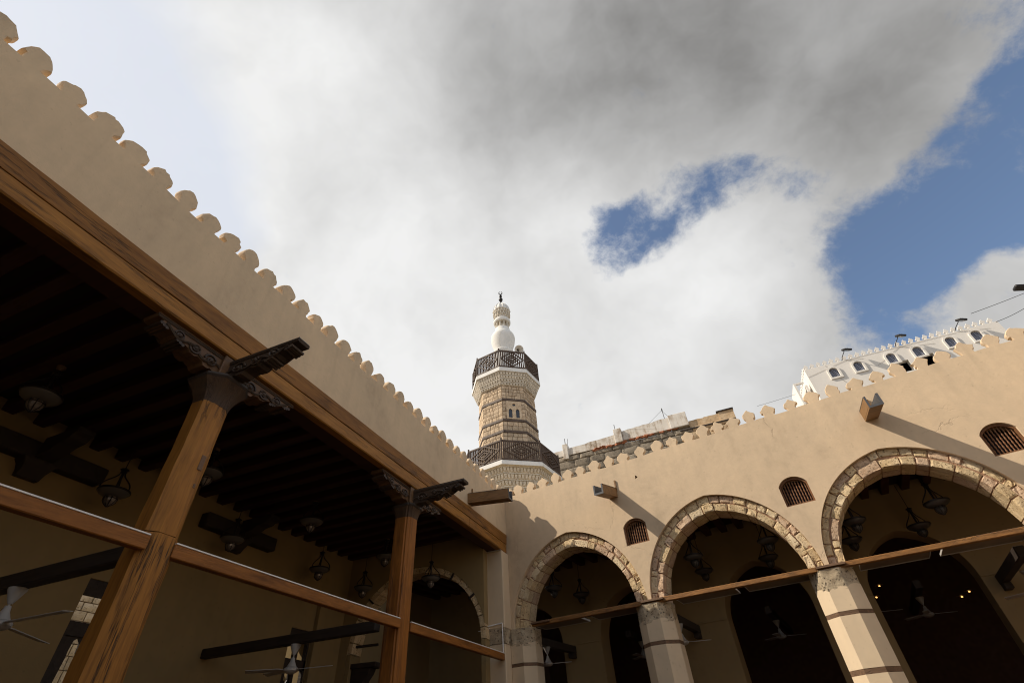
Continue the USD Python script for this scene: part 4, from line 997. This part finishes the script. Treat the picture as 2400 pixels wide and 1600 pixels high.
SM = [(-.10, 0), (-.06, .05), (-.065, .11), (-.15, .19), (-.17, .25), (-.10, .34), (-.02, .42), (0, .47), (.02, .42), (.10, .34), (.17, .25), (.15, .19), (.065, .11), (.06, .05), (.10, 0)]
for k in range(28):
    c = .22+k*(X1-.4)/27.3
    part('merlon', extrude([(c+x, ZT+.001+z*1.05) for x, z in SM], .02, .20, 'xzy'), M['whitewall'], WB)
for k in range(18): part('merlon', extrude([(.6+k*.45+x, ZT+.001+z*1.05) for x, z in SM], .02, .20, 'yzx'), M['whitewall'], WB)
part('side_stair', cat([box(-1.15, -1.0, .6, 3.0, 18, 23.0), box(-1.0, -.35, .6, .75, 22.85, 23.0), box(-1.0, -.35, .6, .75, 21.0, 21.2), box(-.36, -.2, .6, 3.0, 18, 22.6)]), M['whitewall'], WB)
wire_m = []
for pts_ in ([(0.0, 22.9), (3.3, 23.62), (7.0, 23.60), (11.1, 23.55)], [(1.6, 23.6), (2.1, 22.2), (2.6, 20.8)], [(5.0, 22.4), (7.0, 23.5)], [(11.2, 23.6), (13.2, 23.2)], [(7.0, 23.55), (9.4, 23.1)], [(3.2, 23.6), (4.4, 23.35)]):
    wire_m.append(tube([(x, -.02, z) for x, z in pts_], .007, 4))
part('cables', cat(wire_m), M['steel'], WB)
FG = 'black floodlights on the roof of the white building'
def flood(loc, lab, s=1.0, ground=0.0):
    t = thing('floodlight', lab, 'floodlight', loc, 0, FG)
    part('arm', tube([(0, .15, 0), (.12*s, -.35*s, .28*s), (.36*s, -.9*s, .52*s)], .035*s, 7), M['iron'], t)
    hd_ = box(-.42*s, .42*s, -.30*s, .30*s, -.10*s, .10*s, .05*s); hd_.apply_transform(trimesh.transformations.rotation_matrix(.45, [1, 0, 0])); hd_.apply_transform(trimesh.transformations.rotation_matrix(.5, [0, 0, 1])); hd_.apply_translation((.62*s, -1.0*s, .58*s)); part('head', hd_, M['iron'], t)
    ln_ = box(-.36*s, .36*s, -.24*s, .24*s, -.118*s, -.102*s); ln_.apply_transform(trimesh.transformations.rotation_matrix(.45, [1, 0, 0])); ln_.apply_transform(trimesh.transformations.rotation_matrix(.5, [0, 0, 1])); ln_.apply_translation((.62*s, -1.0*s, .58*s)); part('lens', ln_, M['glassdark'], t)
    part('yoke', tube([(.30*s, -.92*s, .50*s), (.40*s, -1.0*s, .66*s), (.8*s, -1.05*s, .70*s)], .025*s, 6), M['iron'], t)
for x, lab in ((14.80, 'leftmost black floodlight on the parapet of the white building'), (18.77, 'middle black floodlight on the parapet of the white building'), (23.0, 'rightmost black floodlight on the parapet of the white building')): flood((x, 40.05, ZT+.0), lab, .78)
# the lamp post at the right edge and the cables
t = thing('lamp_post', 'black lamp head on a pole at the right edge against the cloud', 'lamp', (30.2, 40, G)); part('pole', tube([(0, 0, 0), (0, 0, 27.6)], [.12, .07], 8), M['iron'], t)
part('arm', tube([(0, 0, 27.5), (-.5, 0, 27.75), (-1.0, 0, 27.7)], .04, 6), M['iron'], t)
hd_ = box(-.55, .45, -.3, .3, -.14, .14, .06); hd_.apply_transform(trimesh.transformations.rotation_matrix(.35, [0, 1, 0])); hd_.apply_translation((-1.2, 0, 27.62)); part('head', hd_, M['iron'], t)
def cable(lab, p, q, sag, r_=.02):
    p, q = np.array(p, float), np.array(q, float); s = np.linspace(0, 1, 24); P_ = p+(q-p)*s[:, None]; P_[:, 2] -= sag*4*s*(1-s)
    tag(part('overhead_cable', tube(P_, r_, 5), M['iron']), lab, 'cable')
cable('long thin cable rising to the right over the white building', (7.2, 40, 21.45), (10.5, 40.6, 22.0), .02, .012)
cable('long thin cable from the rightmost floodlight to the lamp post', (24.3, 39.2, 24.42), (30.2, 40, 25.75), .05)
cable('short sagging cable from the white building up to the lamp post', (25.7, 40, 23.62), (30.2, 40, 25.3), .28)

# ------------------------------------------------------------------ unseen other sides of the court, opened as arcades to cut bounced light
def side_wall(name, lab, x0, x1, y0, y1, along, back):
    t = thing(name, lab, 'wall'); part('wall', box(x0, x1, y0, y1, 2.3, TOP), M['plaster'], t)
    lo, hi = (y0, y1) if along == 'y' else (x0, x1)
    for p in np.linspace(lo+.4, hi-.4, max(3, int((hi-lo)/3.6)+1)):
        part('pier', box(x0+.02, x1-.02, p-.38, p+.38, G, 2.299) if along == 'y' else box(p-.38, p+.38, y0+.02, y1-.02, G, 2.299), M['plaster'], t)
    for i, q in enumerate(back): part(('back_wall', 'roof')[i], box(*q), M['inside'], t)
side_wall('east_court_wall', 'unseen tan plaster court wall beyond the right edge opened up to lessen bounced light', 10.95, 11.5, -8, 9.6, 'y', [(15.0, 15.4, -8, 9.6, G, 4.6), (11.51, 15.4, -8, 9.6, 4.61, 4.8)])
side_wall('south_court_wall', 'unseen tan plaster court wall behind the viewer opened up to lessen bounced light', -5.0, 11.5, -8.6, -8.05, 'x', [(-5.0, 11.5, -12.4, -12.0, G, 4.6), (-5.0, 11.5, -12.4, -8.61, 4.61, 4.8)])
